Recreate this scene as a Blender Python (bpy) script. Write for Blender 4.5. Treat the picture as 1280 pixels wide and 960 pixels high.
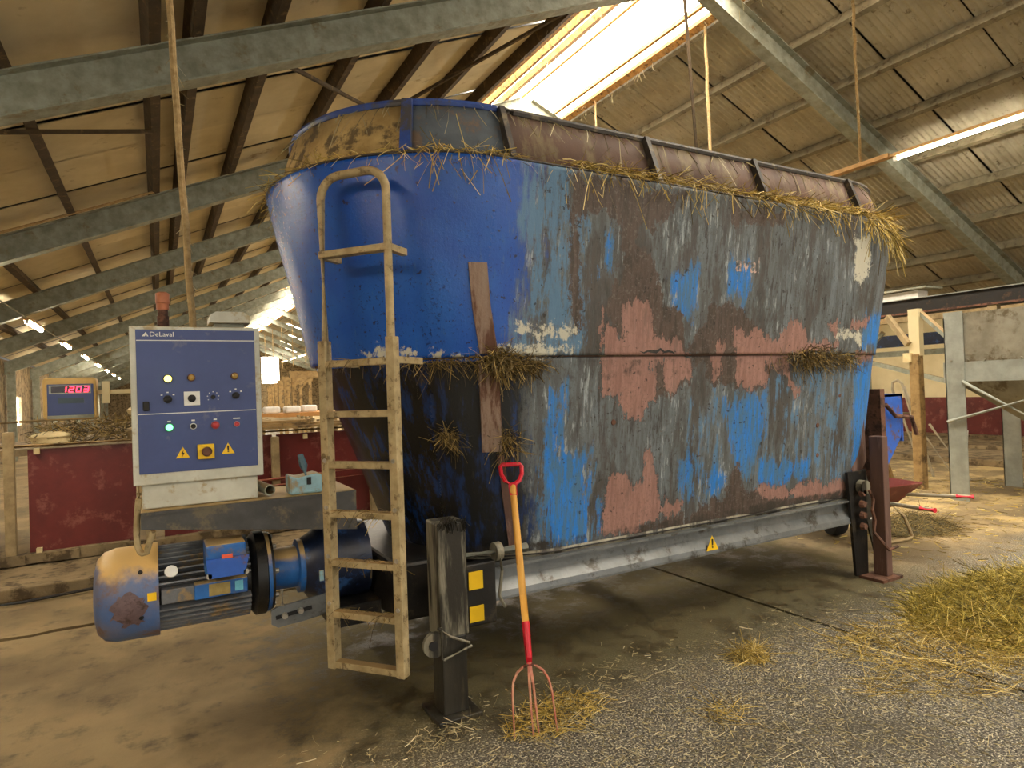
import bpy, bmesh, math, random
import numpy as np
from mathutils import Vector, Matrix
random.seed(7); rng = np.random.default_rng(7)
for o in list(bpy.data.objects): bpy.data.objects.remove(o, do_unlink=True)
scene = bpy.context.scene
COL = scene.collection
# ---------------------------------------------------------------- camera
YAW, PITCH, ROLL, F, CAMH = .508, .009, .0355, 795.0, 1.45
cam_d = bpy.data.cameras.new('camera'); cam = bpy.data.objects.new('camera', cam_d); COL.objects.link(cam)
cam_d.sensor_fit = 'HORIZONTAL'; cam_d.sensor_width = 36; cam_d.lens = 36 * F / 1280; cam_d.clip_end = 200; cam_d.clip_start = .02
fwd = Vector((math.sin(YAW) * math.cos(PITCH), math.cos(YAW) * math.cos(PITCH), math.sin(PITCH)))
right = Vector((math.cos(YAW), -math.sin(YAW), 0)); up = right.cross(fwd)
r2 = right * math.cos(ROLL) - up * math.sin(ROLL); u2 = up * math.cos(ROLL) + right * math.sin(ROLL)
cam.matrix_world = Matrix(((r2.x, u2.x, -fwd.x, 0), (r2.y, u2.y, -fwd.y, 0), (r2.z, u2.z, -fwd.z, CAMH), (0, 0, 0, 1)))
scene.camera = cam
# ---------------------------------------------------------------- world, exposure
SKY, SKYLIGHT, TUBE = 1.35, 15.0, 135.0
w = bpy.data.worlds.new('overcast_sky'); scene.world = w; w.use_nodes = True
w.node_tree.nodes['Background'].inputs[0].default_value = (1, .97, .90, 1)
w.node_tree.nodes['Background'].inputs[1].default_value = SKY
vs = scene.view_settings
vs.view_transform = 'Standard'; vs.look = 'None'; vs.gamma = 1; vs.use_curve_mapping = False; vs.exposure = 0.4

# ---------------------------------------------------------------- materials
def S(r, g, b):   # sRGB 0-255 -> linear
    f = lambda c: ((c / 255 + .055) / 1.055) ** 2.4 if c > 10 else c / 255 / 12.92
    return (f(r), f(g), f(b))
class NT:
    def __init__(s, name):
        s.m = bpy.data.materials.new(name); s.m.use_nodes = True; s.t = s.m.node_tree
        s.b = s.t.nodes['Principled BSDF']; s.geo = s.t.nodes.new('ShaderNodeNewGeometry')
    def n(s, t): return s.t.nodes.new(t)
    def l(s, a, b): s.t.links.new(a, b)
    def val(s, inp, v):
        if isinstance(v, (int, float)): inp.default_value = v
        elif isinstance(v, tuple): inp.default_value = (*v, 1) if len(v) == 3 and inp.type == 'RGBA' else v
        else: s.l(v, inp)
    def math(s, op, a, b=0.0, clamp=False):
        q = s.n('ShaderNodeMath'); q.operation = op; q.use_clamp = clamp; s.val(q.inputs[0], a); s.val(q.inputs[1], b); return q.outputs[0]
    def noise(s, scale, detail=4, rough=.6, vec=None, stretch=None):
        q = s.n('ShaderNodeTexNoise'); q.inputs['Scale'].default_value = scale; q.inputs['Detail'].default_value = detail; q.inputs['Roughness'].default_value = rough
        v = vec or s.geo.outputs['Position']
        if stretch:
            mp = s.n('ShaderNodeMapping'); mp.inputs['Scale'].default_value = stretch; s.l(v, mp.inputs['Vector']); v = mp.outputs[0]
        s.l(v, q.inputs['Vector']); return q.outputs['Fac']
    def step(s, v, a, b, lo=0.0, hi=1.0):
        q = s.n('ShaderNodeMapRange'); q.interpolation_type = 'SMOOTHSTEP'; s.val(q.inputs[0], v)
        q.inputs[1].default_value = a; q.inputs[2].default_value = b; q.inputs[3].default_value = lo; q.inputs[4].default_value = hi; return q.outputs[0]
    def mix(s, f, a, b):
        q = s.n('ShaderNodeMix'); q.data_type = 'RGBA'; s.val(q.inputs[0], f); s.val(q.inputs[6], a); s.val(q.inputs[7], b); return q.outputs[2]
    def attr(s, name):
        q = s.n('ShaderNodeAttribute'); q.attribute_name = name; return q.outputs['Fac']
    def bump(s, h, strength=.3, dist=.01):
        q = s.n('ShaderNodeBump'); q.inputs['Strength'].default_value = strength; q.inputs['Distance'].default_value = dist; s.l(h, q.inputs['Height']); s.l(q.outputs[0], s.b.inputs['Normal'])
    def out(s, col, rough=.6, metal=0.0):
        s.val(s.b.inputs['Base Color'], col); s.val(s.b.inputs['Roughness'], rough); s.b.inputs['Metallic'].default_value = metal; return s.m
def M(name, c1, c2=None, scale=8, rough=.6, metal=0, dirt=None, dirt_amt=.5, dscale=3, dust=None, streak=False, bump=.15, bscale=40, contrast=.25, objvar=0):
    k = NT(name); c2 = c2 or tuple(c * .65 for c in c1)
    st = (1, 1, .12) if streak else None
    col = k.mix(k.step(k.noise(scale, 5, .65, stretch=st), .5 - contrast, .5 + contrast), c1, c2)
    if dirt: col = k.mix(k.step(k.noise(dscale, 6, .7, stretch=st), .62 - dirt_amt * .3, .74 - dirt_amt * .3), col, dirt)
    if dust:
        sx = k.n('ShaderNodeSeparateXYZ'); k.l(k.geo.outputs['Normal'], sx.inputs[0])
        nz = k.math('ADD', sx.outputs[2], k.math('MULTIPLY', k.math('SUBTRACT', k.noise(9, 5), .5), .9))
        col = k.mix(k.step(nz, .35, .7), col, dust)
    if objvar:
        oi = k.n('ShaderNodeObjectInfo'); q = k.n('ShaderNodeHueSaturation'); k.l(col, q.inputs['Color'])
        k.l(k.step(oi.outputs['Random'], 0, 1, 1 - objvar, 1 + objvar), q.inputs['Value']); col = q.outputs[0]
    if bump: k.bump(k.noise(bscale, 5, .7), bump)
    return k.out(col, rough, metal)
def emit(name, c, strength, base=(.8, .8, .8)):
    k = NT(name); k.b.inputs['Base Color'].default_value = (*base, 1); k.b.inputs['Emission Color'].default_value = (*c, 1); k.b.inputs['Emission Strength'].default_value = strength
    k.b.inputs['Roughness'].default_value = .5; return k.m
TAN = S(196, 165, 112)
m_galv = M('galvanised_dusty', S(156, 160, 146), S(116, 118, 102), 7, .65, .05, S(120, 110, 84), .22, 5, S(150, 126, 88), bump=.3)
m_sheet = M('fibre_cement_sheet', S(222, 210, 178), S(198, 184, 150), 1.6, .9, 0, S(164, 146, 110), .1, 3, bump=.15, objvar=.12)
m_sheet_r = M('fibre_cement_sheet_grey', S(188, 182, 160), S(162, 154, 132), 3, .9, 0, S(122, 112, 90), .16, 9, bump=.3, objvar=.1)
m_purlin = M('shadow_dark_purlin_steel', S(84, 68, 46), S(58, 46, 30), 6, .9, 0, S(110, 90, 58), .25, 10)  # left purlins: the shadow stripe beside them is put into this darker brown
m_purlin_r = M('grey_purlin_steel', S(138, 130, 106), S(106, 98, 76), 6, .8, 0, S(84, 74, 54), .3, 8)
m_skybar = M('cobwebbed_glazing_bar', S(196, 150, 80), S(140, 100, 50), 8, .9, 0, S(96, 70, 36), .4, 14)
m_sky = emit('daylit_rooflight', (1, .93, .78), SKYLIGHT)
m_tube = emit('fluorescent_tube', (1, .90, .72), TUBE)
m_tray = M('lamplit_tray', S(190, 150, 96), S(150, 116, 70), 9, .7)  # orange of the lamp light put into the tray colour
m_red = M('red_panel_paint', S(112, 40, 36), S(90, 30, 27), 3, .42, 0, S(134, 78, 68), .3, 5, bump=.05)
m_cream = M('cream_board', S(226, 212, 170), S(206, 190, 146), 1.5, .7)
m_wood = M('weathered_timber', S(176, 146, 96), S(130, 104, 64), 8, .8, 0, S(96, 76, 48), .3, 4)
m_pole = M('pale_wood', S(170, 150, 112), S(130, 112, 80), 9, .8)
m_conc = M('rough_concrete', S(146, 128, 96), S(104, 88, 62), 3, .9, 0, S(80, 66, 44), .45, 6, bump=.6, bscale=24)
m_ladder = M('dusty_ladder_steel', S(186, 168, 128), S(146, 128, 90), 14, .75, 0, S(110, 92, 62), .3, 22, S(150, 124, 82))
m_black = M('black_greasy_steel', S(34, 32, 30), S(18, 17, 16), 8, .45, .1, S(62, 54, 42), .3, 10)
m_char = M('charcoal_paint', S(78, 78, 78), S(58, 58, 58), 7, .6, 0, S(100, 92, 74), .35, 8, TAN)
m_legsteel = M('grimy_leg_steel', S(150, 146, 128), S(110, 104, 88), 9, .5, .15, S(40, 36, 28), .5, 6, streak=True)
m_legdark = M('wet_black_leg', S(66, 62, 54), S(34, 32, 27), 10, .35, .1, S(84, 76, 58), .25, 8, streak=True)
m_rail = M('grey_rail_paint', S(124, 128, 130), S(98, 102, 104), 6, .35, .25, S(66, 62, 54), .3, 7)
m_rust = M('rusted_steel', S(122, 84, 66), S(92, 62, 48), 9, .85, 0, S(62, 42, 32), .45, 12, bump=.4)
m_striprust = M('pale_rusted_strip', S(150, 132, 118), S(124, 98, 82), 14, .8, 0, S(92, 60, 44), .4, 14, bump=.4, streak=True)
m_rustleg = M('rusty_brown_leg', S(112, 84, 74), S(80, 58, 50), 6, .8, 0, S(136, 108, 98), .3, 9, streak=True)
m_bolt = M('bolt_zinc', S(200, 196, 186), S(150, 146, 134), 20, .35, .6)
m_yellow = M('warning_yellow', S(250, 205, 20), S(236, 190, 14), 9, .45, bump=0)
m_ink = M('black_print', S(24, 22, 22), S(16, 15, 15), 9, .6, bump=0)
m_white = M('white_plastic', S(236, 236, 232), S(220, 220, 214), 9, .5, bump=0)
m_cab = M('cabinet_grey_paint', S(206, 208, 196), S(180, 180, 166), 6, .5, 0, S(164, 146, 108), .3, 7, TAN, bump=.05)
m_cabblue = M('cabinet_blue_panel', S(62, 78, 132), S(54, 68, 118), 3, .4, 0, S(92, 98, 130), .12, 9, bump=.03)
m_mblue = M('motor_blue', S(40, 110, 190), S(30, 84, 150), 6, .4, 0, S(120, 104, 84), .3, 5, TAN, bump=.1)
m_fan = M('fan_cover_dusty_blue', S(70, 110, 170), S(120, 112, 116), 4, .5, 0, S(118, 92, 82), .45, 5, S(214, 176, 108), bump=.2)
m_fin = M('dusty_cooling_fin', S(128, 130, 132), S(80, 86, 96), 8, .5, .1, S(150, 128, 92), .35, 8)
m_navy = M('greasy_navy', S(30, 44, 74), S(18, 24, 40), 8, .35, 0, S(46, 84, 140), .25, 6)
m_can = M('pale_blue_plastic', S(150, 190, 204), S(120, 160, 176), 9, .5, 0, S(150, 138, 110), .4, 9, S(176, 156, 116))
m_redp = M('red_plastic', S(214, 28, 52), S(190, 20, 42), 9, .35, bump=0)
m_ash = M('varnished_ash_handle', S(226, 172, 76), S(204, 146, 56), 12, .4, bump=.05, streak=True)
m_tine = M('worn_red_tine', S(178, 92, 78), S(196, 150, 120), 18, .4, .3)
m_rope = M('frayed_rope', S(190, 164, 118), S(150, 124, 82), 30, .95, bump=.6, bscale=90)
m_rubber = M('black_rubber', S(34, 32, 30), S(24, 23, 22), 9, .8)
m_hop = M('galvanised_hopper', S(150, 146, 130), S(118, 112, 96), 4, .5, .25, S(98, 86, 64), .4, 3)
m_hoppost = M('galvanised_post', S(168, 172, 164), S(140, 144, 134), 5, .45, .3)
m_blackbeam = M('black_conveyor', S(30, 26, 23), S(20, 18, 16), 7, .6, 0, S(70, 50, 34), .25, 7)
m_dbrown = M('brown_primer_panel', S(104, 78, 64), S(82, 62, 52), 5, .8, 0, S(120, 104, 78), .4, 7, streak=True)
m_mud = M('dried_mud_crust', S(196, 168, 112), S(150, 122, 72), 6, .95, 0, S(98, 82, 56), .45, 8, bump=.6)
m_rim = M('blue_rim_paint', S(54, 84, 160), S(40, 64, 128), 9, .4, 0, S(72, 70, 72), .45, 6)
m_rimr = M('dark_rim_paint', S(72, 66, 62), S(52, 48, 46), 9, .6, 0, S(120, 108, 84), .3, 8)
m_alu = M('aluminium_ladder', S(196, 186, 164), S(160, 150, 126), 9, .4, .4)
m_hide = M('pale_cloth', S(236, 218, 170), S(206, 184, 134), 6, .9)
m_blue2 = M('chute_blue', S(50, 104, 206), S(40, 86, 176), 6, .45, 0, S(104, 74, 60), .35, 10)
m_led = emit('led_red', (1, .02, .05), 6, (.5, 0, 0))
m_dark = M('display_smoked_window', S(40, 10, 14), S(30, 8, 10), 9, .2, bump=0)
m_lampy = emit('lit_yellow_lamp', (1, .85, .08), 4)
m_lampg = emit('lit_green_lamp', (.05, .9, .35), 1.6)
m_amber = M('amber_lamp_off', S(170, 140, 70), S(150, 120, 56), 9, .3, bump=0)

def straw_mat(name, a, b, c):
    k = NT(name); r = k.attr('rnd')
    col = k.mix(k.step(r, 0, .6), a, b); col = k.mix(k.step(r, .7, 1), col, c)
    return k.out(col, .7)
m_straw = straw_mat('golden_straw', S(104, 86, 36), S(196, 168, 80), S(232, 212, 146))
m_hay = straw_mat('greenish_hay', S(74, 68, 24), S(170, 150, 56), S(216, 194, 104))
m_chaff = straw_mat('grey_chaff', S(104, 94, 68), S(178, 164, 122), S(226, 214, 178))
m_clump = straw_mat('dark_silage', S(54, 44, 26), S(120, 100, 52), S(178, 152, 88))

m_core = M('packed_straw', S(96, 82, 32), S(52, 44, 18), 30, .9, 0, S(34, 28, 14), .4, 18, bump=.8)  # core darkened to give the shade between the straws
# tub paint: measured stain shapes are stored as signed distances, broken up by noise
def tub_mat():
    k = NT('worn_blue_tub_paint')
    st = k.noise(9, 7, .7, stretch=(1.6, 1.6, .10)); st2 = k.noise(26, 6, .75, stretch=(1.4, 1.4, .07)); pn = k.noise(7, 9, .74); fn = k.noise(55, 6, .72); jg = k.noise(24, 8, .75)
    big = k.noise(2.2, 4, .6)
    c = lambda v: k.math('SUBTRACT', v, .5)
    A = lambda nm, *terms: __import__('functools').reduce(lambda a, b: k.math('ADD', a, b), [k.math('MULTIPLY', c(t), g) for t, g in terms], k.attr(nm))
    clean = k.mix(k.step(big, .3, .7), S(20, 74, 170), S(34, 96, 186))
    clean = k.mix(k.step(st2, .56, .72, 0, .5), clean, S(60, 104, 150))
    clean = k.mix(k.step(k.math('ADD', fn, k.math('MULTIPLY', c(big), .3)), .58, .66, 0, .8), clean, S(22, 36, 70))
    slate = k.mix(k.step(st, .36, .62), S(80, 83, 84), S(106, 115, 121))
    slate = k.mix(k.step(st2, .52, .64), slate, S(58, 57, 56))
    slate = k.mix(k.step(fn, .54, .68, 0, .75), slate, S(70, 62, 56))
    slate = k.mix(k.step(k.math('ADD', st2, k.math('MULTIPLY', c(big), .5)), .32, .43, .95, 0), slate, S(158, 168, 172))
    soot = k.noise(3.2, 7, .7, stretch=(1.3, 1.3, .28))
    slate = k.mix(k.step(soot, .50, .60, 0, .85), slate, k.mix(k.step(st2, .4, .6), S(58, 55, 52), S(78, 72, 68)))
    slate = k.mix(k.step(A('cool', (st, 3.4), (pn, 1.6), (st2, 1.4)), .15, .5, 0, .8), slate, S(84, 128, 166))
    col = k.mix(k.step(A('fade', (st, 2.4), (pn, 1.2)), -.1, .55), clean, slate)
    viv = k.mix(k.step(st2, .42, .58), S(30, 122, 212), S(70, 112, 148))
    viv = k.mix(k.step(fn, .56, .68, 0, .6), viv, S(56, 76, 96))
    col = k.mix(k.step(A('vivid', (st, 5.0), (st2, 3.4), (jg, 1.4)), -.05, .35), col, viv)
    dk = k.mix(k.step(st, .47, .62), S(20, 21, 22), S(22, 50, 98))
    dk = k.mix(k.step(st2, .58, .7), dk, S(52, 48, 42))
    col = k.mix(k.step(A('dark', (st, 1.9), (pn, .8)), -.1, .3), col, dk)
    br = k.mix(k.step(st2, .4, .62), S(86, 72, 65), S(62, 52, 47))
    br = k.mix(k.step(fn, .52, .66, 0, .7), br, S(112, 106, 100))
    brm = A('brown', (pn, 2.2), (st, 3.4), (jg, 1.6)); col = k.mix(k.step(brm, -.06, .12), col, br)
    pk = k.mix(k.step(st2, .35, .7), S(160, 122, 112), S(132, 96, 88))
    pk = k.mix(k.step(fn, .5, .66, 0, .8), pk, S(128, 98, 90))
    pk = k.mix(k.step(st, .56, .66, 0, .6), pk, S(112, 92, 86))
    pkm = A('pink', (pn, 1.2), (st, 2.6), (st2, 1.2), (jg, 1.4)); edge = k.step(k.math('ABSOLUTE', pkm), .16, .02)
    col = k.mix(k.math('MULTIPLY', edge, k.step(jg, .4, .6, .3, .9)), col, S(50, 42, 38))
    col = k.mix(k.step(pkm, -.02, .03), col, pk)
    col = k.mix(k.step(A('cream', (pn, 3.0), (st2, 1.6), (jg, 1.8)), .0, .3), col, S(196, 194, 178))
    col = k.mix(k.step(A('band_dark', (pn, 1.6), (st, 1.2)), .0, .4), col, S(52, 46, 40))
    col = k.mix(k.math('MULTIPLY', k.step(k.noise(34, 3, .5), .66, .71), .8), col, S(38, 32, 30))
    h = k.math('ADD', k.math('MULTIPLY', k.step(pkm, -.02, .03), -.8), k.math('ADD', k.math('MULTIPLY', fn, .5), k.math('MULTIPLY', st2, .35)))
    k.bump(h, .3, .012)
    rough = k.math('ADD', k.math('MULTIPLY', k.step(k.attr('fade'), -.6, .3), .34), k.math('ADD', .17, k.math('MULTIPLY', fn, .14)))
    return k.out(col, rough)
m_tub = tub_mat()

def floor_mat():
    k = NT('barn_floor_concrete')
    a = k.noise(.9, 6, .6); b = k.noise(5, 7, .7); c = k.noise(60, 4, .75); d = k.noise(110, 2, .5)
    sx = k.n('ShaderNodeSeparateXYZ'); k.l(k.geo.outputs['Position'], sx.inputs[0]); X, Y = sx.outputs[0], sx.outputs[1]
    col = k.mix(k.step(a, .35, .65), S(142, 122, 86), S(104, 88, 60))
    col = k.mix(k.step(b, .5, .72), col, S(82, 70, 50))
    # asphalt-like chaff crust on the near right, damp track below the mixer with its shadow painted in
    n2 = k.math('MULTIPLY', k.math('SUBTRACT', b, .5), 1.6)
    crust = k.math('SUBTRACT', k.math('ADD', X, n2), k.math('MULTIPLY', k.math('SUBTRACT', Y, 2.0), .55))
    crm = k.math('MULTIPLY', k.step(crust, -.1, .9), k.step(k.math('ADD', Y, n2), 3.2, 2.2))
    crc = k.mix(k.step(c, .42, .58), S(70, 66, 60), S(116, 111, 99))
    crc = k.mix(k.step(d, .57, .63), crc, S(196, 190, 166))
    crc = k.mix(k.step(d, .44, .38), crc, S(38, 35, 31))
    crc = k.mix(k.step(a, .5, .68, 0, .6), crc, S(66, 60, 46))
    col = k.mix(crm, col, crc)
    wet_shade = k.math('MULTIPLY', k.step(k.math('ADD', X, n2), .2, 1.0), k.step(k.math('ADD', Y, k.math('MULTIPLY', n2, .4)), 2.2, 2.7))
    wet_shade = k.math('MULTIPLY', wet_shade, k.step(k.math('ADD', X, n2), 5.2, 4.4))
    col = k.mix(k.math('MULTIPLY', wet_shade, .8), col, k.mix(k.step(b, .4, .65), S(82, 76, 44), S(46, 42, 27)))
    pale = k.math('MULTIPLY', k.step(X, 5.5, 8), k.step(k.noise(1.6, 6, .7), .45, .6))  # warm brightness of the right-hand floor put into the colour
    col = k.mix(k.math('MULTIPLY', pale, .8), col, S(196, 170, 116))
    k.bump(k.math('ADD', c, k.math('MULTIPLY', b, 1.5)), .35, .012)
    rough = k.math('SUBTRACT', .88, k.math('MULTIPLY', wet_shade, k.step(b, .45, .6, 0, .5)))
    return k.out(col, rough)
m_floor = floor_mat()

# ---------------------------------------------------------------- mesh builder
def basis(d):
    d = Vector(d).normalized(); a = Vector((0, 0, 1)) if abs(d.z) < .9 else Vector((1, 0, 0))
    s = d.cross(a).normalized(); return s, s.cross(d).normalized(), d
class MB:
    def __init__(s): s.bm = bmesh.new()
    def box(s, c, size, rot=None, bev=0.0):
        b2 = bmesh.new(); bmesh.ops.create_cube(b2, size=1)
        for v in b2.verts: v.co = Vector((v.co.x * size[0], v.co.y * size[1], v.co.z * size[2]))
        if bev: bmesh.ops.bevel(b2, geom=list(b2.edges), offset=bev, segments=2, profile=.5, affect='EDGES')
        mt = Matrix.Translation(c) @ (rot.to_4x4() if rot else Matrix())
        b2.transform(mt); s._add(b2); return s
    def lim(s, x0, x1, y0, y1, z0, z1, bev=0.0): return s.box(((x0 + x1) / 2, (y0 + y1) / 2, (z0 + z1) / 2), (abs(x1 - x0), abs(y1 - y0), abs(z1 - z0)), None, bev)
    def bar(s, p, q, wd, ht, bev=0.0, upv=None):   # box from p to q; ht measured near vertical
        p, q = Vector(p), Vector(q); d = (q - p); L = d.length; d.normalize()
        z = Vector(upv) if upv else (Vector((0, 0, 1)) if abs(d.z) < .95 else Vector((0, 1, 0)))
        sd = d.cross(z).normalized(); z = sd.cross(d)
        rot = Matrix((( d.x, sd.x, z.x), (d.y, sd.y, z.y), (d.z, sd.z, z.z)))
        return s.box((p + q) / 2, (L, wd, ht), rot, bev)
    def _add(s, b2):
        m = bpy.data.meshes.new('t'); b2.to_mesh(m); b2.free(); s.bm.from_mesh(m); bpy.data.meshes.remove(m)
    def tube(s, pts, r, n=8, cap=True):
        pts = [Vector(p) for p in pts]; rs = r if isinstance(r, (list, tuple)) else [r] * len(pts); rings = []
        a = None
        for i, p in enumerate(pts):
            d = (pts[min(i + 1, len(pts) - 1)] - pts[max(i - 1, 0)])
            if a is None: a, b, d = basis(d)
            else:
                d.normalize(); a = (a - d * a.dot(d)).normalized(); b = d.cross(a)
            rings.append([s.bm.verts.new(p + (a * math.cos(t) + b * math.sin(t)) * rs[i]) for t in [2 * math.pi * j / n for j in range(n)]])
        for u, v in zip(rings, rings[1:]):
            for j in range(n): s.bm.faces.new((u[j], u[(j + 1) % n], v[(j + 1) % n], v[j]))
        if cap:
            s.bm.faces.new(rings[0]); s.bm.faces.new(rings[-1])
        return s
    def lathe(s, prof, o, d, n=32, cap=True):   # prof: (along, radius)
        a, b, d = basis(d); o = Vector(o); rings = []
        for h, r in prof: rings.append([s.bm.verts.new(o + d * h + (a * math.cos(t) + b * math.sin(t)) * r) for t in [2 * math.pi * j / n for j in range(n)]])
        for u, v in zip(rings, rings[1:]):
            for j in range(n): s.bm.faces.new((u[j], u[(j + 1) % n], v[(j + 1) % n], v[j]))
        if cap: s.bm.faces.new(rings[0]); s.bm.faces.new(rings[-1])
        return s
    def prism(s, poly, o, ux, uy, th):   # poly in plane (ux,uy) at o, extruded th along ux x uy
        o, ux, uy = Vector(o), Vector(ux).normalized(), Vector(uy).normalized(); nrm = ux.cross(uy) * th
        A = [s.bm.verts.new(o + ux * x + uy * y) for x, y in poly]; B = [s.bm.verts.new(v.co + nrm) for v in A]; n = len(A)
        s.bm.faces.new(A); s.bm.faces.new(B)
        for i in range(n): s.bm.faces.new((A[i], A[(i + 1) % n], B[(i + 1) % n], B[i]))
        return s
    def build(s, name, mat, parent=None, smooth=False, loc=None):
        me = bpy.data.meshes.new(name); bmesh.ops.recalc_face_normals(s.bm, faces=s.bm.faces[:]); s.bm.to_mesh(me); s.bm.free()
        return link(name, me, mat, parent, smooth)
def wloc(o):
    v = o.location.copy()
    while o.parent: o = o.parent; v += o.location
    return v
def link(name, me, mat, parent=None, smooth=False):
    n = len(me.vertices); co = np.empty(n * 3); me.vertices.foreach_get('co', co); co = co.reshape(-1, 3)
    c = (co.min(0) + co.max(0)) / 2
    if parent is None: c[2] = co[:, 2].min()
    me.vertices.foreach_set('co', (co - c).ravel())
    if mat: me.materials.append(mat)
    if smooth:
        me.polygons.foreach_set('use_smooth', [True] * len(me.polygons))
        if hasattr(me, 'set_sharp_from_angle'): me.set_sharp_from_angle(angle=math.radians(38))
    me.update()
    o = bpy.data.objects.new(name, me); COL.objects.link(o)
    if parent: o.parent = parent; o.location = Vector(c) - wloc(parent)
    else: o.location = Vector(c)
    return o
def tag(o, label=None, cat=None, group=None, kind=None):
    for k, v in (('label', label), ('category', cat), ('group', group), ('kind', kind)):
        if v: o[k] = v
    return o
def empty(name, loc, label=None, cat=None, group=None, kind=None):
    o = bpy.data.objects.new(name, None); o.empty_display_size = .1; COL.objects.link(o); o.location = loc; return tag(o, label, cat, group, kind)
def inst(src, name, parent, loc, rot=None):
    o = bpy.data.objects.new(name, src); COL.objects.link(o); o.parent = parent; o.location = Vector(loc) - (wloc(parent) if parent else Vector())
    if rot: o.rotation_euler = rot
    return o
def shift_copy(root, delta, label=None, group=None):
    def cp(o, par):
        c = o.copy(); COL.objects.link(c); c.parent = par
        for ch in o.children: cp(ch, c)
        return c
    r = cp(root, None); r.location = root.location + Vector(delta)
    if label: r['label'] = label
    if group: r['group'] = group
    return r
def text_mesh(txt, size, name, mat, mw, parent, extrude=.0012, xs=1.0):
    cu = bpy.data.curves.new(name, 'FONT'); cu.body = txt; cu.size = size; cu.extrude = extrude; cu.resolution_u = 3
    t = bpy.data.objects.new('tmp', cu); COL.objects.link(t)
    dg = bpy.context.evaluated_depsgraph_get(); me = bpy.data.meshes.new_from_object(t.evaluated_get(dg)); bpy.data.objects.remove(t)
    me.transform(mw @ Matrix.Scale(xs, 4, (1, 0, 0))); me.materials.clear(); return link(name, me, mat, parent)
FRONT = Matrix(((1, 0, 0, 0), (0, 0, -1, 0), (0, 1, 0, 0), (0, 0, 0, 1)))  # text plane xy -> facing -y
def strands(P, D, L, W, name, mat, curl=.25, droop=0.0, floorz=None, seg=3):
    """ribbon straws: P start points, D unit directions"""
    n = len(P); L = np.asarray(L).reshape(-1, 1) * np.ones((n, 1)); W = np.asarray(W).reshape(-1, 1) * np.ones((n, 1))
    C = rng.normal(0, curl, (n, 3)); t = np.linspace(0, 1, seg + 1); pts = []
    for q in t: pts.append(P + D * L * q + C * L * q * q - np.array([0, 0, 1]) * droop * L * q * q)
    pts = np.stack(pts, 1)
    if floorz is not None: pts[..., 2] = np.maximum(pts[..., 2], floorz)
    side = np.cross(D, rng.normal(0, 1, (n, 3)) + np.array([0, 0, .6])); side /= np.linalg.norm(side, axis=1, keepdims=True) + 1e-9
    A = pts + side[:, None] * W[:, None] / 2; B = pts - side[:, None] * W[:, None] / 2
    V = np.stack([A, B], 2).reshape(n, -1, 3)          # n, (seg+1)*2
    base = (np.arange(n) * (seg + 1) * 2)[:, None, None]; q = np.arange(seg)[None, :, None] * 2
    Fc = base + q + np.array([0, 1, 3, 2])[None, None]
    me = bpy.data.meshes.new(name); v = V.reshape(-1, 3); f = Fc.reshape(-1, 4)
    me.from_pydata(v.tolist(), [], f.tolist())
    a = me.attributes.new('rnd', 'FLOAT', 'POINT'); a.data.foreach_set('value', np.repeat(rng.random(n), (seg + 1) * 2).astype(np.float32))
    return me
def rdirs(n, up=.3):
    th = rng.random(n) * 2 * np.pi; z = rng.normal(0, up, n); d = np.stack([np.cos(th), np.sin(th), z], 1); return d / np.linalg.norm(d, axis=1, keepdims=True)

# ================================================================ SETTING
XR, ZR, SL = 5.81, 6.29, .421                      # ridge position, rafter underside at ridge, slope
zu = lambda x: ZR - SL * abs(x - XR)               # underside of the rafters
WL, WR, Y0, Y1 = -3.6, 15.25, -10.0, 61.0  # near gable left open, an added way in for fill light
# floor: slabs with open joints over a dark bed
fl = empty('floor', (0, 0, 0), 'concrete barn floor with dark joints and chaff crust', None, None, 'structure')
MB().lim(WL - .3, WR + .3, Y0 - 14, Y1 + 1, -.30, -.035).build('floor_bed', m_black, fl)
def slab(x0, x1, y0, y1, jag=()):
    pts = []
    def edge(a, b, on):
        a, b = Vector(a), Vector(b); n = max(2, int((b - a).length / .12)) if on else 1; nn = Vector((-(b - a).y, (b - a).x)).normalized()
        for i in range(n):
            p = a.lerp(b, i / n); pts.append((p.x + nn.x * (random.uniform(-.022, .022) if on and i else 0), p.y + nn.y * (random.uniform(-.022, .022) if on and i else 0)))
    edge((x0, y0), (x1, y0), 's' in jag); edge((x1, y0), (x1, y1), 0); edge((x1, y1), (x0, y1), 'n' in jag); edge((x0, y1), (x0, y0), 0)
    m = MB(); m.prism(pts, (0, 0, -.12), (1, 0, 0), (0, 1, 0), .12); return m.build('floor_slab', m_floor, fl)
slab(WL - .3, 3.38, Y0 - 14, 5.03, 'n'); slab(WL - .3, 3.38, 5.075, Y1 + 1, 's'); slab(3.41, WR + .3, Y0 - 14, Y1 + 1)
# walls
wl = empty('wall_left', (WL, 0, 0), 'low concrete side wall with pale window slits', None, None, 'structure')
wins = [(22.6 + 6.6 * k) for k in range(5)]
def wall_seg(y0, y1, z0, z1): MB().lim(WL - .15, WL, y0, y1, z0, z1).build('wall_panel', m_conc, wl)
ys = [Y0] + sum([[a, a + 1.3] for a in wins], []) + [Y1]
for a, b in zip(ys[0::2], ys[1::2]): wall_seg(a, b, 0, 2.75)
for a in wins: wall_seg(a, a + 1.3, 0, .9); wall_seg(a, a + 1.3, 1.75, 2.75)
for i, a in enumerate(wins):
    o = empty('window_%d' % (i + 1), (WL - .08, a + .65, .9), 'daylit window in the low side wall', None, None, 'structure')
    MB().lim(WL - .1, WL - .07, a, a + 1.3, .9, 1.75).build('pane', m_sky, o)
    MB().lim(WL - .06, WL + .02, a + .6, a + .68, .9, 1.75).build('window_frame', m_cream, o)
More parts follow.
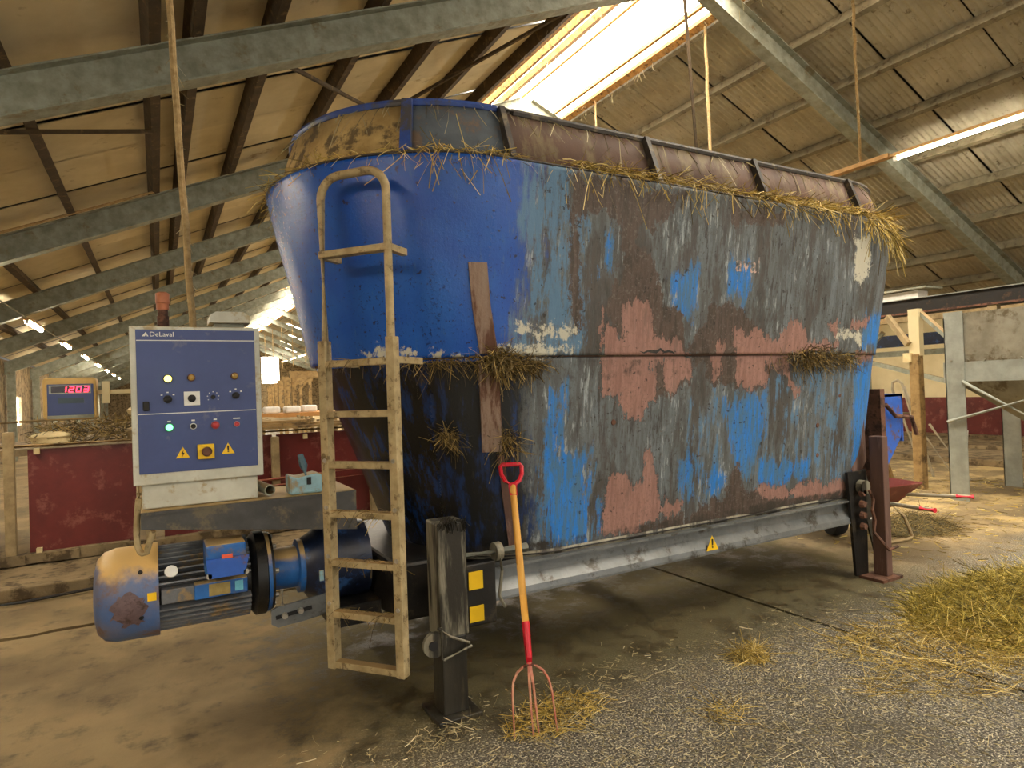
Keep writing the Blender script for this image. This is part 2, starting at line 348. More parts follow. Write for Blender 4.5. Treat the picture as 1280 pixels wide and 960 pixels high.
wr = empty('wall_right', (WR, 0, 0), 'cream boarded side wall above dark red lower boards', None, None, 'structure')
for i in range(18):
    y = Y0 + i * 4.0; MB().lim(WR, WR + .1, y, y + 4.0, .94, 2.85).build('wall_board', m_cream, wr)
    MB().lim(WR - .03, WR + .1, y, y + 3.98, .12, .945).build('red_board', m_red, wr)
MB().lim(WR - .25, WR + .1, Y0, Y1, 0, .15).build('kerb', m_conc, wr)
wb = empty('wall_back', (XR, Y1, 0), 'far gable wall with one bright door opening', None, None, 'structure')
m = MB(); m.prism([(WL, 0), (8.2, 0), (8.2, 7), (WL, 7)], (0, Y1 + .2, 0), (1, 0, 0), (0, 0, 1), .2); m.build('wall_panel', m_conc, wb)
m = MB(); m.prism([(9.7, 0), (WR, 0), (WR, 7), (9.7, 7)], (0, Y1 + .2, 0), (1, 0, 0), (0, 0, 1), .2); m.build('wall_panel', m_conc, wb)
MB().lim(8.2, 9.7, Y1, Y1 + .2, 0, 2.8).build('wall_panel', m_conc, wb); MB().lim(8.2, 9.7, Y1, Y1 + .2, 5.2, 7).build('wall_panel', m_conc, wb)
wd = empty('window_9', (8.95, Y1 + .1, 2.8), 'tall bright opening in the far gable wall', None, None, 'structure')
MB().lim(8.2, 9.7, Y1 + .1, Y1 + .12, 2.8, 5.2).build('pane', m_sky, wd); MB().lim(8.7, 8.76, Y1 + .03, Y1 + .09, 2.8, 5.2).build('window_bar', m_galv, wd); MB().lim(8.2, 9.7, Y1 + .03, Y1 + .09, 3.6, 3.66).build('window_bar', m_galv, wd)

# ceiling: rafters, purlins, corrugated sheets, ridge light
ce = empty('ceiling', (XR, 0, ZR), 'pitched barn roof of corrugated sheets on steel rafters', None, None, 'structure')
FY = [5.6 + 4.0 * k for k in range(-3, 14)]
SA = math.atan(SL)
def rafter_mesh(sg, x_end):
    L = abs(x_end - XR) / math.cos(SA); m = MB(); d = Vector((sg * math.cos(SA), 0, -math.sin(SA))); u = Vector((sg * math.sin(SA), 0, math.cos(SA)))
    p = lambda h: (u * h, u * h + d * L)
    a, b = p(.006); m.bar(a, b, .17, .014, upv=u); a, b = p(.30); m.bar(a, b, .17, .014, upv=u); a, b = p(.153); m.bar(a, b, .012, .285, upv=u)
    me = bpy.data.meshes.new('rafter'); m.bm.to_mesh(me); m.bm.free(); me.materials.append(m_galv); return me
RL, RRm = rafter_mesh(-1, WL), rafter_mesh(1, WR)
mm = MB(); mm.prism([(-.5, -.21), (0, 0), (.5, -.21), (.5, .08), (0, .32), (-.5, .08)], (0, .014, 0), (1, 0, 0), (0, 0, 1), .028); gme = bpy.data.meshes.new('apex_plate'); mm.bm.to_mesh(gme); mm.bm.free(); gme.materials.append(m_galv)
for y in FY:
    inst(RL, 'rafter', ce, (XR, y, ZR)); inst(RRm, 'rafter', ce, (XR, y, ZR)); inst(gme, 'apex_plate', ce, (XR, y, ZR))
OFFU = .58; PL = [4.62 - .92 * k for k in range(9)]; PR = [6.72 + .9 * k for k in range(10)]
def purlin(x, wdt=.07, h=.15, mat=m_purlin, y0=Y0, y1=Y1, nm='purlin'):
    sg = -1 if x < XR else 1; z = zu(x) + .335; m = MB(); rot = Matrix.Rotation(SA * sg, 3, 'Y')
    m.box((x, (y0 + y1) / 2, z + h / 2), (wdt, y1 - y0, h), rot); return m.build(nm, mat, ce)
for x in PL + [.32]: purlin(x, .085, .16)
for x in PR: purlin(x, .07, .15, m_purlin_r)
for sg, xe in ((-1, WL - .3), (1, WR + .3)):
    m = MB(); v = [m.bm.verts.new((x, y, zu(x) + OFFU)) for x, y in ((XR + sg * 1.0, Y0), (xe, Y0), (xe, Y1 + .3), (XR + sg * 1.0, Y1 + .3))]; m.bm.faces.new(v); m.build('added_roof_backing', m_black, ce)  # added black sheet, stops sky light leaking and darkens the seams
OFF = .335 + .16
def sheet_mesh(dx, sg, wid=1.035, n=8, amp=.016):
    Ls = dx / math.cos(SA) + .05; m = bmesh.new(); rows = []
    d = Vector((sg * math.cos(SA), 0, -math.sin(SA))); u = Vector((sg * math.sin(SA), 0, math.cos(SA)))
    k = n * 4
    for q in (0, 1):
        r = []
        for j in range(k + 1):
            a = amp * math.sin(j / 4 * 2 * math.pi); r.append(m.verts.new(d * (q * Ls) + u * (a + q * -.0) + Vector((0, wid * j / k, 0))))
        rows.append(r)
    for j in range(k): m.faces.new((rows[0][j], rows[0][j + 1], rows[1][j + 1], rows[1][j]))
    rr = [m.verts.new(v.co + u * .008) for v in rows[0]], [m.verts.new(v.co + u * .008) for v in rows[1]]
    for j in range(k): m.faces.new((rr[0][j], rr[1][j], rr[1][j + 1], rr[0][j + 1]))
    me = bpy.data.meshes.new('roof_sheet'); m.to_mesh(me); m.free(); me.polygons.foreach_set('use_smooth', [True] * len(me.polygons)); return me
SHL, SHR = sheet_mesh(.92, -1, 1.018, 2, .0), sheet_mesh(.9, 1, 1.035, 12, .013); SHL.materials.append(m_sheet); SHR.materials.append(m_sheet_r)
SW = 1.06; cols = [2.75 + SW * j for j in range(13)]
LUC = {(7.3, 42), (8.1, 46), (8.2, 50.5), (8.3, 55), (9.1, 55), (9.0, 51)}
farL, farR = MB(), MB()
def far_sheet(mb, x0, x1, y0, y1, lift=0.0):
    v = [mb.bm.verts.new((x, y, zu(x) + OFF + lift)) for x, y in ((x0, y0), (x1, y0), (x1, y1), (x0, y1))]; mb.bm.faces.new(v)
for side, P, dx, sg, me, fm in (('L', PL, .92, -1, SHL, farL), ('R', PR, .9, 1, SHR, farR)):
    for k, x in enumerate(P):
        x = x + sg * -.02
        for j, y in enumerate(cols):
            if side == 'R' and j > 9: continue
            lap = .012 if (j % 2) else 0.0
            inst(me, 'roof_sheet', ce, (x, y, zu(x) + OFF + lap + .006 * random.random()))
        ye = cols[-1] + SW if side == 'L' else cols[9] + SW
        far_sheet(fm, x, x + sg * dx, Y0, cols[0], .01)
        y = ye
        while y < Y1: far_sheet(fm, x, x + sg * (dx - .0), y, min(y + SW - .03, Y1), .012 * (int(y / SW) % 2)); y += SW
for fm, mt in ((farL, m_sheet), (farR, m_sheet_r)): tag(fm.build('roof_sheets_beyond', mt, ce), None, None, None, 'stuff')
# ridge light: translucent panels between glazing bars
GP = {}
for sg, xe in ((-1, 4.64), (1, 6.70)):
    m = MB(); v = [m.bm.verts.new((x - XR, y, zu(x) - ZR + OFF + .02)) for x, y in ((XR, 0), (xe, 0), (xe, 2.62), (XR, 2.62))]; m.bm.faces.new(v)
    me = bpy.data.meshes.new('rooflight_panel'); m.bm.to_mesh(me); m.bm.free(); me.materials.append(m_sky); GP[sg] = me
    y = Y0
    while y < Y1 - 2: inst(me, 'rooflight_panel', ce, (XR, y, ZR)); y += 2.66
for x, wd_ in ((4.70, .16), (5.02, .10), (5.36, .13), (5.81, .035), (6.40, .04), (6.60, .11)): purlin(x, wd_, .09, m_skybar, nm='glazing_bar')
for i, (x, y) in enumerate(sorted(LUC)):
    m = MB(); v = [m.bm.verts.new((a, b, zu(a) + OFF - .02)) for a, b in ((x, y), (x + .8, y), (x + .8, y + 2.2), (x, y + 2.2))]; m.bm.faces.new(v); m.build('translucent_sheet', m_sky, ce)
# columns under the rafter ends
for sd, x in ((-1, WL + .14), (1, WR - .32)):
    src = None
    for y in FY[2:]:
        if src is None:
            src = MB(); src.lim(-.09, .09, -.08, -.068, 0, zu(x) + .05); src.lim(-.09, .09, .068, .08, 0, zu(x) + .05); src.lim(-.006, .006, -.07, .07, 0, zu(x) + .05)
            me = bpy.data.meshes.new('roof_column'); src.bm.to_mesh(me); src.bm.free(); me.materials.append(m_galv)
        inst(me, 'roof_column', wl if sd < 0 else wr, (x, y, 0))
# diagonal stays under the left slope
MB().bar((1.02, 6.1, zu(1.02) + .30), (3.0, 8.7, zu(3.0) + .28), .035, .035).build('wind_brace', m_purlin, ce)
MB().bar((4.6, 5.9, zu(4.6) + .25), (2.1, 9.3, zu(2.1) + .25), .035, .035).build('wind_brace', m_purlin, ce)
MB().bar((-2.2, 5.7, zu(-2.2) + .28), (.02, 7.3, zu(.02) + .33), .035, .035).build('wind_brace', m_purlin, ce)

# ================================================================ LAMPS
def tube_lamp(x, y0, y1, z, label, group, r=.02):
    t = empty('tube_light', (x, y0, z), label, 'lamp', group)
    MB().lim(x - .055, x + .055, y0 - .06, y1 + .06, z + .03, z + .075, .006).build('tray', m_tray, t)
    MB().tube([(x, y0, z), (x, y1, z)], r, 10).build('tube', m_tube, t, True)
    for y in (y0, y1): MB().lim(x - .025, x + .025, y - .03, y + .03, z - .03, z + .04).build('lampholder', m_white, t)
    return t
near = tube_lamp(9.31, 2.7, 5.2, 4.56, 'long glowing tube light in a tray coloured lamplit orange hung above the hopper', 'tube lights right row')
for k, y in enumerate([-7, -2.1]): tube_lamp(9.31, y, y + 2.3, 4.5, 'glowing tube light on the far roof slope towards the open end', 'tube lights right row')
for k, y in enumerate([7.6, 12.5, 17.4, 22.3, 27.2, 32.1, 37, 42, 47, 50.6, 54.5]):
    tube_lamp(9.31, y, y + 2.3, 4.5, 'glowing tube light in the lamp row on the far roof slope beyond the mixer', 'tube lights right row', .03)
for k, y in enumerate([-9.5, -4.8, 9.2 - 9.3, 4.6, 9.3, 13.7, 18.3, 23.0, 27.8, 32.6, 37.6, 42.6]):
    tube_lamp(-1.95, y, y + 1.5, 2.92, 'glowing tube light in the low row under the left rafters', 'tube lights left row', .035)
tag(MB().tube([(-1.95, 5.6, 2.99), (-1.95, 58, 2.99)], .012, 6).build('lamp_conduit', m_galv), 'thin conduit carrying the low row of tube lights', 'conduit')
tag(MB().lim(9.25, 9.37, 5.28, 7.5, 4.6, 4.66).build('lamp_rail', m_tray), 'rail coloured lamplit orange joining the tube lights above the mixer end', 'rail')

# ================================================================ FEED MIXER
LV = np.array([(.58, .68, 1.88, 4.30), (1.612, .803, 1.60, 4.33), (1.62, .82, 1.59, 4.33), (2.55, .95, 1.50, 4.35)]); CY = 3.58
def ring(z, off=0., nf=150, na=64, lv=None):
    R, c1, c2 = [np.interp(z, LV[:, 0], LV[:, k]) for k in (1, 2, 3)]; R = R + off; P = []; U = []
    for th in np.linspace(np.pi / 2, 0, na // 2, endpoint=False): P.append((c2 + R * np.sin(th), CY - R * np.cos(th))); U.append(c2 + .9 * th)
    for k in np.linspace(0, 1, nf, endpoint=False): x = c2 + (c1 - c2) * k; P.append((x, CY - R)); U.append(x)
    for th in np.linspace(0, np.pi, na, endpoint=False): P.append((c1 - R * np.sin(th), CY - R * np.cos(th))); U.append(c1 - .9 * th)
    for k in np.linspace(0, 1, 16, endpoint=False): P.append((c1 + (c2 - c1) * k, CY + R)); U.append(7 + k)
    for th in np.linspace(np.pi, np.pi / 2, na // 2, endpoint=False): P.append((c2 + R * np.sin(th), CY - R * np.cos(th))); U.append(c2 + .9 * th)
    return np.array(P), np.array(U)
def near_y(z): return CY - float(np.interp(z, LV[:, 0], LV[:, 1]))
def on_tub(u, z, off=0.0):
    R, c1, c2 = [float(np.interp(z, LV[:, 0], LV[:, k])) for k in (1, 2, 3)]; R += off
    if u < c1: th = (c1 - u) / .9; return Vector((c1 - R * math.sin(th), CY - R * math.cos(th), z)), Vector((-math.sin(th), -math.cos(th), 0))
    if u > c2: th = (u - c2) / .9; return Vector((c2 + R * math.sin(th), CY - R * math.cos(th), z)), Vector((math.sin(th), -math.cos(th), 0))
    return Vector((u, CY - R, z)), Vector((0, -1, 0))
BROWN = [[(1.87,2.51),(2.04,2.49),(2.62,2.52),(2.46,2.33),(2.3,2.29),(2.28,2.23),(2.4,2.17),(2.43,2.08),(2.54,1.89),(2.64,1.84),(2.72,1.62),(2.61,1.59),(2.24,1.63),(2.08,1.85),(2.17,2.05),(2.14,2.33),(1.91,2.36)],
 [(2.77,1.78),(2.85,1.91),(3.07,1.92),(3.26,1.82),(3.37,1.7),(3.42,1.69),(3.47,1.52),(3.38,1.4),(3.16,1.41),(2.84,1.48),(2.72,1.66)],
 [(2.44,1.61),(2.76,1.61),(2.76,1.45),(2.66,1.41),(2.58,1.36),(2.5,1.37)],
 [(2.7,0.67),(2.91,0.69),(3.09,0.72),(3.15,0.95),(3.23,0.91),(3.28,0.76),(3.43,0.71),(4.57,0.63),(4.44,0.57),(3.44,0.57),(2.15,0.57),(2.41,0.64)],
 [(2.98,2.5),(3.5,2.52),(3.49,2.44),(3.24,2.4),(3.02,2.41)],
 [(1.83,2.53),(2.29,2.55),(2.29,2.48),(2.12,2.4),(1.89,2.33),(1.93,1.77),(1.89,1.74),(1.85,2.16)]]
PINK = [[(2.07,1.87),(2.14,1.77),(2.23,1.7),(2.22,1.88),(2.31,1.93),(2.38,1.89),(2.46,1.71),(2.62,1.69),(2.74,1.61),(2.78,1.48),(2.66,1.45),(2.59,1.38),(2.55,1.4),(2.53,1.58),(2.47,1.57),(2.48,1.38),(2.39,1.3),(2.37,1.25),(2.23,1.39),(2.11,1.42),(2.11,1.58),(2.09,1.63)],
 [(2.09,1.61),(2.45,1.61),(2.48,1.37),(2.4,1.35),(2.39,1.26),(2.25,1.31),(2.21,1.42),(2.12,1.42)],
 [(3.08,1.77),(3.18,1.74),(3.29,1.79),(3.42,1.69),(3.69,1.85),(3.81,1.69),(3.79,1.62),(3.62,1.59),(3.66,1.45),(3.77,1.37),(3.72,1.34),(3.6,1.5),(3.42,1.56),(3.43,1.44),(3.26,1.41),(3.14,1.46)],
 [(2.16,0.89),(2.27,0.97),(2.33,0.87),(2.42,0.89),(2.45,1.08),(2.52,0.92),(2.54,0.78),(2.74,0.73),(2.7,0.67),(2.43,0.65),(2.4,0.59),(2.13,0.62)],
 [(3.4,0.76),(3.69,0.72),(3.96,0.76),(4.05,0.7),(4.26,0.71),(4.57,0.63),(3.98,0.61),(3.7,0.65),(3.43,0.71)],
 [(2.91,1.69),(2.97,1.69),(3.02,1.48),(2.95,1.48)], [(4.22,1.84),(4.48,1.88),(4.42,1.81),(4.22,1.78)], [(4.34,1.63),(4.63,1.63),(4.71,1.57),(4.4,1.57)],
 [(3.49,1.76),(3.75,1.78),(3.75,1.71),(4.12,1.69),(3.99,1.82),(4.07,1.84),(4.13,1.66),(3.79,1.63),(3.51,1.62)]]
VIVID = [[(2.7,1),(2.81,1.01),(2.89,0.74),(2.76,0.71)], [(2.9,0.92),(3.13,0.91),(3.11,0.76),(2.91,0.79)], [(3.05,1.36),(3.43,1.38),(3.43,1.07),(3.3,0.8),(3.18,0.86),(3.12,1.02),(3.07,1.15)],
 [(1.72,1.13),(1.89,1.13),(2.05,1.10),(2.05,0.58),(1.74,0.58)], [(1.75,1.47),(1.85,1.47),(1.86,1.11),(1.76,1.11)], [(2.09,0.85),(2.18,0.83),(2.17,0.61),(2.09,0.62)],
 [(4.37,1.59),(4.6,1.64),(4.9,1.64),(4.9,.58),(4.73,0.6),(4.39,0.66),(4.38,1.26)], [(3.39,0.93),(3.95,0.92),(3.93,0.75),(3.53,0.74),(3.4,0.79)],
 [(3.02,2.15),(3.15,2.16),(3.24,2.01),(3.18,1.92),(3.01,2)], [(2.52,2.06),(2.75,2.1),(2.76,1.9),(2.71,1.76),(2.6,1.9)], [(2.06,2.25),(2.15,2.25),(2.16,2.04),(2.08,2.04)],
 [(1.49,1.5),(1.57,1.5),(1.56,1.13),(1.48,1.15)], [(4.36,1.88),(4.9,1.95),(4.9,1.64),(4.42,1.64)]]
CREAM = [[(1.56,1.78),(1.92,1.79),(1.92,1.73),(1.84,1.70),(1.56,1.73)], [(0.94,1.66),(1.28,1.65),(1.28,1.61),(0.92,1.62)], [(1.42,1.66),(1.93,1.67),(1.9,1.61),(1.42,1.62)],
 [(4.19,2.42),(4.36,2.44),(4.39,2.2),(4.31,2.06),(4.22,2.16)], [(0.69,1.68),(0.85,1.67),(0.84,1.62),(0.68,1.62)],
 [(4.09,1.78),(4.36,1.78),(4.42,1.64),(4.36,1.65),(4.32,1.73),(4.08,1.73)]]
def sdf(polys, U, Z):
    best = np.full(U.shape, -9.0)
    for P in polys:
        P = np.array(P); Q = np.roll(P, -1, 0); d = np.full(U.shape, 9.0); ins = np.zeros(U.shape, bool)
        for (x0, y0), (x1, y1) in zip(P, Q):
            ex, ey = x1 - x0, y1 - y0; t = np.clip(((U - x0) * ex + (Z - y0) * ey) / (ex * ex + ey * ey + 1e-12), 0, 1)
            d = np.minimum(d, np.hypot(U - x0 - t * ex, Z - y0 - t * ey))
            if abs(ey) > 1e-9: ins ^= ((y0 > Z) != (y1 > Z)) & (U < ex * (Z - y0) / ey + x0)
        best = np.maximum(best, np.where(ins, d, -d))
    return np.clip(best / .09, -2.5, 2.5)
mx = empty('feed_mixer', (2.9, CY, 0), 'large stationary oval feed mixer with peeling blue tub on grey frame', 'feed mixer')
def tub_section(z0, z1, rows, name):
    zs = np.linspace(z0, z1, rows); V = []; UU = []; ZZ = []
    for z in zs:
        P, U = ring(z); V += [(x, y, z) for x, y in P]; UU += list(U); ZZ += [z] * len(U)
    n = len(P); Fc = [(i * n + j, i * n + (j + 1) % n, (i + 1) * n + (j + 1) % n, (i + 1) * n + j) for i in range(rows - 1) for j in range(n)]
    V = np.array(V); U = np.array(UU); Z = np.array(ZZ)
    # shallow dents in the sheet metal
    dent = .006 * np.sin(U * 7.3 + Z * 3.1) * np.sin(Z * 6.7 + U) ; fr = U < 4.6
    nx = V[:, 0] - np.clip(V[:, 0], 1.6, 4.3); ny = V[:, 1] - CY; nl = np.hypot(nx, ny) + 1e-9
    V[:, 0] += np.where(fr, dent * nx / nl, 0); V[:, 1] += np.where(fr, dent * ny / nl, 0)
    me = bpy.data.meshes.new(name); me.from_pydata(V.tolist(), [], Fc)
    at = dict(brown=sdf(BROWN, U, Z), pink=sdf(PINK, U, Z), vivid=sdf(VIVID, U, Z), cream=sdf(CREAM, U, Z))
    lower = Z < 1.61
    at['fade'] = np.where(lower, np.clip((U - 1.2) / .3, -1.2, 1.6), np.clip((U - 1.50 - .1 * (Z - 2.0)) / .26, -1.8, 1.4))
    at['cool'] = np.where(lower, np.clip((U - 2.9) / 1.0, -1, .12), np.clip(np.where(U < 2.0, .55 - abs(U - 1.75) * 2, -.5), -1, .5))
    at['dark'] = np.where(lower, np.clip((1.66 - U) / .3, -2, 1.1), -2)
    at['band_dark'] = np.maximum(np.clip((.65 - Z) / .05, -2, .2), np.where(lower, np.clip((Z - 1.5) / .1, -1.6, .05), np.clip((Z - 2.47) / .08, -2, -.05) - np.clip((1.9 - U), 0, 1)))  # darker bands at the base, below the seam and below the top edge
    for k, v in at.items():
        a = me.attributes.new(k, 'FLOAT', 'POINT'); a.data.foreach_set('value', v.astype(np.float32))
    o = link(name, me, m_tub, mx, True); so = o.modifiers.new('thickness', 'SOLIDIFY'); so.thickness = .012; so.offset = -1; return o
up_t = tub_section(1.62, 2.55, 56, 'upper_tub'); up_t['label'] = 'upper tub section, clean blue at the rounded end, peeled grey and pink along the side'
lo_t = tub_section(.58, 1.612, 60, 'lower_tub'); lo_t['label'] = 'lower tub section stained black at the rounded end, streaked blue and pink along the side'
def ringband(z0, o0, z1, o1, name, mat, sel=None, smooth=True, rel=None):
    m = MB(); P0, U0 = ring(z0 if z0 <= 2.55 else 2.55, o0); P1, U1 = ring(min(z1, 2.55), o1); n = len(P0)
    idx = [j for j in range(n) if sel is None or sel(U0[j])]
    a = {j: m.bm.verts.new((*P0[j % n], z0)) for j in set(idx) | {(j + 1) % n for j in idx}}; b = {j: m.bm.verts.new((*P1[j % n], z1)) for j in a}
    for j in idx: m.bm.faces.new((a[j], a[(j + 1) % n], b[(j + 1) % n], b[j]))
    o = m.build(name, mat, mx, smooth); so = o.modifiers.new('thickness', 'SOLIDIFY'); so.thickness = .008; so.offset = 0; return o
ringband(2.555, .012, 2.565, -.10, 'top_ledge', m_rimr)
ringband(1.618, .002, 1.610, -.02, 'seam_ledge', m_dbrown)
ringband(.58, .02, .575, -.5, 'tub_floor', m_black); ringband(.565, .016, .595, .010, 'bottom_lip', m_legsteel)
EXO, EXT, EZ = -.05, -.14, 2.845
ringband(2.56, EXO, EZ, EXT, 'extension_panel', m_mud, lambda u: u < 1.02 or u > 6).__setitem__('label', 'extension panel caked in dried tan mud')
ringband(2.56, EXO, EZ, EXT, 'extension_panel', M('grimy_slate_blue', S(92, 102, 112), S(66, 72, 78), 6, .7, 0, S(112, 92, 76), .35, 6), lambda u: 1.02 <= u < 1.52)['label'] = 'grimy blue extension panel'
ringband(2.56, EXO, EZ, EXT, 'extension_panel', m_dbrown, lambda u: 1.52 <= u < 6)['label'] = 'brown extension panel'
def rim(sel, mat, r=.021):
    P, U = ring(2.55, EXT, 60, 48); pts = [(x, y, EZ) for (x, y), u in zip(P, U) if sel(u)]
    return MB().tube(pts, r, 8).build('rim_tube', mat, mx, True)
rim(lambda u: u < 1.55, m_rim); rim(lambda u: 1.5 < u < 6, m_rimr)
def gusset(u, mat, wd_=.03, h0=2.56):
    p0, n0 = on_tub(u, 2.55, .0); t = Vector((-n0.y, n0.x, 0)); top = on_tub(u, 2.55, EXT + .015)[0]; top.z = EZ
    m = MB(); m.bar(p0 - n0 * .02 + Vector((0, 0, .01)), top, wd_, .05, upv=n0); return m.build('gusset', mat, mx)
gusset(1.02, m_rim, .05); gusset(1.52, m_rimr)
for u in (2.45, 3.33, 4.3): gusset(u, m_rimr)
# rusty stiffener strip down the near side, split paint plate below
def strip(us, name, mat, hw, th):
    m = MB(); prev = None
    for (u, z, h) in us:
        p, n = on_tub(u, z, .002); t = Vector((-n.y, n.x, 0)) if True else 0
        q = [m.bm.verts.new(v) for v in (p - t * h, p + t * h, p + t * h + n * th, p - t * h + n * th)]
        if prev:
            for i in range(4): m.bm.faces.new((prev[i], prev[(i + 1) % 4], q[(i + 1) % 4], q[i]))
        else: m.bm.faces.new(q)
        prev = q
    m.bm.faces.new(prev); return m.build(name, mat, mx)
strip([(1.34, 2.06, .045), (1.36, 1.85, .045), (1.40, 1.63, .045)], 'stiffener_strip', m_striprust, .045, .022)['label'] = 'rusty upright stiffener strip'
strip([(1.40, 1.59, .05), (1.41, 1.3, .05), (1.41, 1.14, .05)], 'stiffener_strip', m_striprust, .045, .03)
strip([(1.46, 1.12, .016), (1.50, .8, .02), (1.52, .6, .02)], 'edge_strip', m_rustleg, .02, .03)
strip([(1.43, 1.05, .022), (1.455, .93, .018), (1.47, .82, .004)], 'peeled_flake', m_rail, .02, .012)
for u, z0, z1 in ((1.66, 1.63, 2.54), (2.08, .6, 1.6), (3.44, .62, 1.5)):
    strip([(u, z0 + (z1 - z0) * i / 5, .004) for i in range(6)], 'weld_seam', m_dbrown, .004, .004)
for u0, u1 in ((1.95, 2.72), (3.55, 4.1), (1.5, 1.9)):
    strip_pts = []
    m = MB(); prev = None; n_ = int((u1 - u0) / .03)
    for i in range(n_ + 1):
        p, nn = on_tub(u0 + (u1 - u0) * i / n_, 1.617 + random.uniform(-.012, .012) + (.03 * math.sin(i / n_ * math.pi) if u0 > 1.9 else 0), .004); h_ = random.uniform(.003, .011) * math.sin(math.pi * (i + .5) / (n_ + 1)) + .001
        q = [m.bm.verts.new(p + Vector((0, 0, h_))), m.bm.verts.new(p - Vector((0, 0, h_))), m.bm.verts.new(p - Vector((0, 0, h_)) + nn * .006), m.bm.verts.new(p + Vector((0, 0, h_)) + nn * .006)]
        if prev: [m.bm.faces.new((prev[j], prev[(j + 1) % 4], q[(j + 1) % 4], q[j])) for j in range(4)]
        else: m.bm.faces.new(q)
        prev = q
    m.bm.faces.new(prev); m.build('split_seam', m_black, mx)
for u, z in ((2.55, 1.19), (3.75, 1.22), (3.6, 1.13), (4.0, .92), (3.98, 1.13), (2.2, 1.25), (2.35, 2.3), (4.2, 1.33), (2.86, 1.02)):
    p, nn = on_tub(u, z, .004); MB().lathe([(0, .018), (.008, .015), (.008, .008)], p, nn, 10).build('stud', m_rust, mx)
# lettering left on the side
ang = math.atan((.95 - .82) / .93)
mw = Matrix.Translation((3.05, near_y(2.12) - .016, 2.115)) @ Matrix.Rotation(ang, 4, 'X') @ FRONT
text_mesh('aval', .145, 'lettering', M('faded_lettering', S(206, 176, 164), S(104, 104, 102), 34, .7, contrast=.1), mw, mx, .002, 1.0)['label'] = 'faded letters aval'
# yellow sticker on the rounded end
m = MB(); q0, n0 = on_tub(.13, 2.43, .003); q1, _ = on_tub(.16, 2.29, .003); tt = Vector((-n0.y, n0.x, 0)); m.bar(q0, q1, .06, .006, upv=n0); m.build('yellow_sticker', m_yellow, mx)
# chassis: side rails, end plates, gear housings, legs
def crail(y, name='side_rail'):
    m = MB(); sg_ = 1 if y < CY else -1; m.prism([(y + .045 * sg_, .56), (y + .04 * sg_, .49), (y - .005 * sg_, .44), (y - .012 * sg_, .405), (y + .03 * sg_, .405), (y + .07 * sg_, .56)], (1.43, 0, 0), (0, 1, 0), (0, 0, 1), 3.09); m.lim(1.43, 4.52, y - .012, y + .07, .555, .567); m.lim(1.43, 4.52, y - .012, y + .07, .40, .412); return m.build(name, m_rail, mx)
crail(2.85); crail(4.28)
for x in (1.5, 2.9, 4.35): MB().lim(x - .06, x + .06, 2.95, 4.2, .42, .55).build('cross_member', m_black, mx)
for x in (1.95, 4.2): MB().lathe([(0, .3), (.22, .34), (.3, .34)], (x, CY, .28), (0, 0, 1), 24).build('planetary_gearbox', m_navy, mx, True)
MB().lim(.98, 1.36, 3.0, 4.2, .33, .62, .02).build('end_frame', m_black, mx)
MB().lim(1.18, 1.42, 2.78, 2.84, .32, .62, .008).build('hitch_plate', m_black, mx)
for z in (.36, .43, .50, .57): MB().tube([(1.41, 2.835, z), (1.41, 2.80, z)], .016, 6).build('bolt', m_legsteel, mx)
MB().lim(1.27, 1.345, 2.772, 2.778, .50, .585).build('yellow_plate', m_yellow, mx); MB().lim(1.27, 1.345, 2.772, 2.778, .345, .42).build('yellow_plate', m_yellow, mx)
MB().tube([(1.12, 2.82, .66), (1.62, 2.82, .645)], .024, 10).build('cross_pipe', m_hoppost, mx, True)
m = MB(); m.lathe([(-.018, .046), (.018, .046)], (1.45, 2.82, .65), (1, 0, 0), 14); m.tube([(1.45, 2.79, .64), (1.46, 2.79, .56), (1.44, 2.79, .44), (1.47, 2.79, .38)], .008, 6); m.build('pipe_clamp', m_legsteel, mx, True)
# front support leg
lg = MB().lim(1.055, 1.195, 2.62, 2.76, .36, .87, .008).build('support_leg', m_legsteel, mx); lg['label'] = 'grimy front support leg beside the ladder'
MB().lim(1.065, 1.185, 2.63, 2.75, .02, .36, .006).build('leg_foot_tube', m_legdark, lg)
MB().lim(1.02, 1.23, 2.58, 2.80, 0, .022, .004).build('foot_plate', m_legdark, lg)
MB().lathe([(0, .055), (.02, .055)], (1.03, 2.62, .345), (0, 1, 0), 18).build('lug', m_legsteel, lg)
MB().lathe([(0, .022), (.004, .022)], (1.02, 2.614, .345), (0, 1, 0), 14).build('lug_hole', m_ink, lg)
m = MB(); m.tube([(1.04, 2.61, .42), (1.10, 2.612, .37), (1.19, 2.612, .325)], .006, 6); m.tube([(1.06, 2.612, .275), (1.2, 2.612, .31)], .008, 6); m.tube([(1.055, 2.61, .42), (1.055, 2.612, .28)], .006, 6); m.build('tied_wire', m_legsteel, lg)
m = MB()
for i in range(60):
    a = random.uniform(1.06, 1.19); m.tube([(a, 2.615, .87), (a + random.uniform(-.02, .02), 2.61, .87 + random.uniform(-.05, .03))], .003, 3)
m.build('grime_fringe', m_legdark, lg)
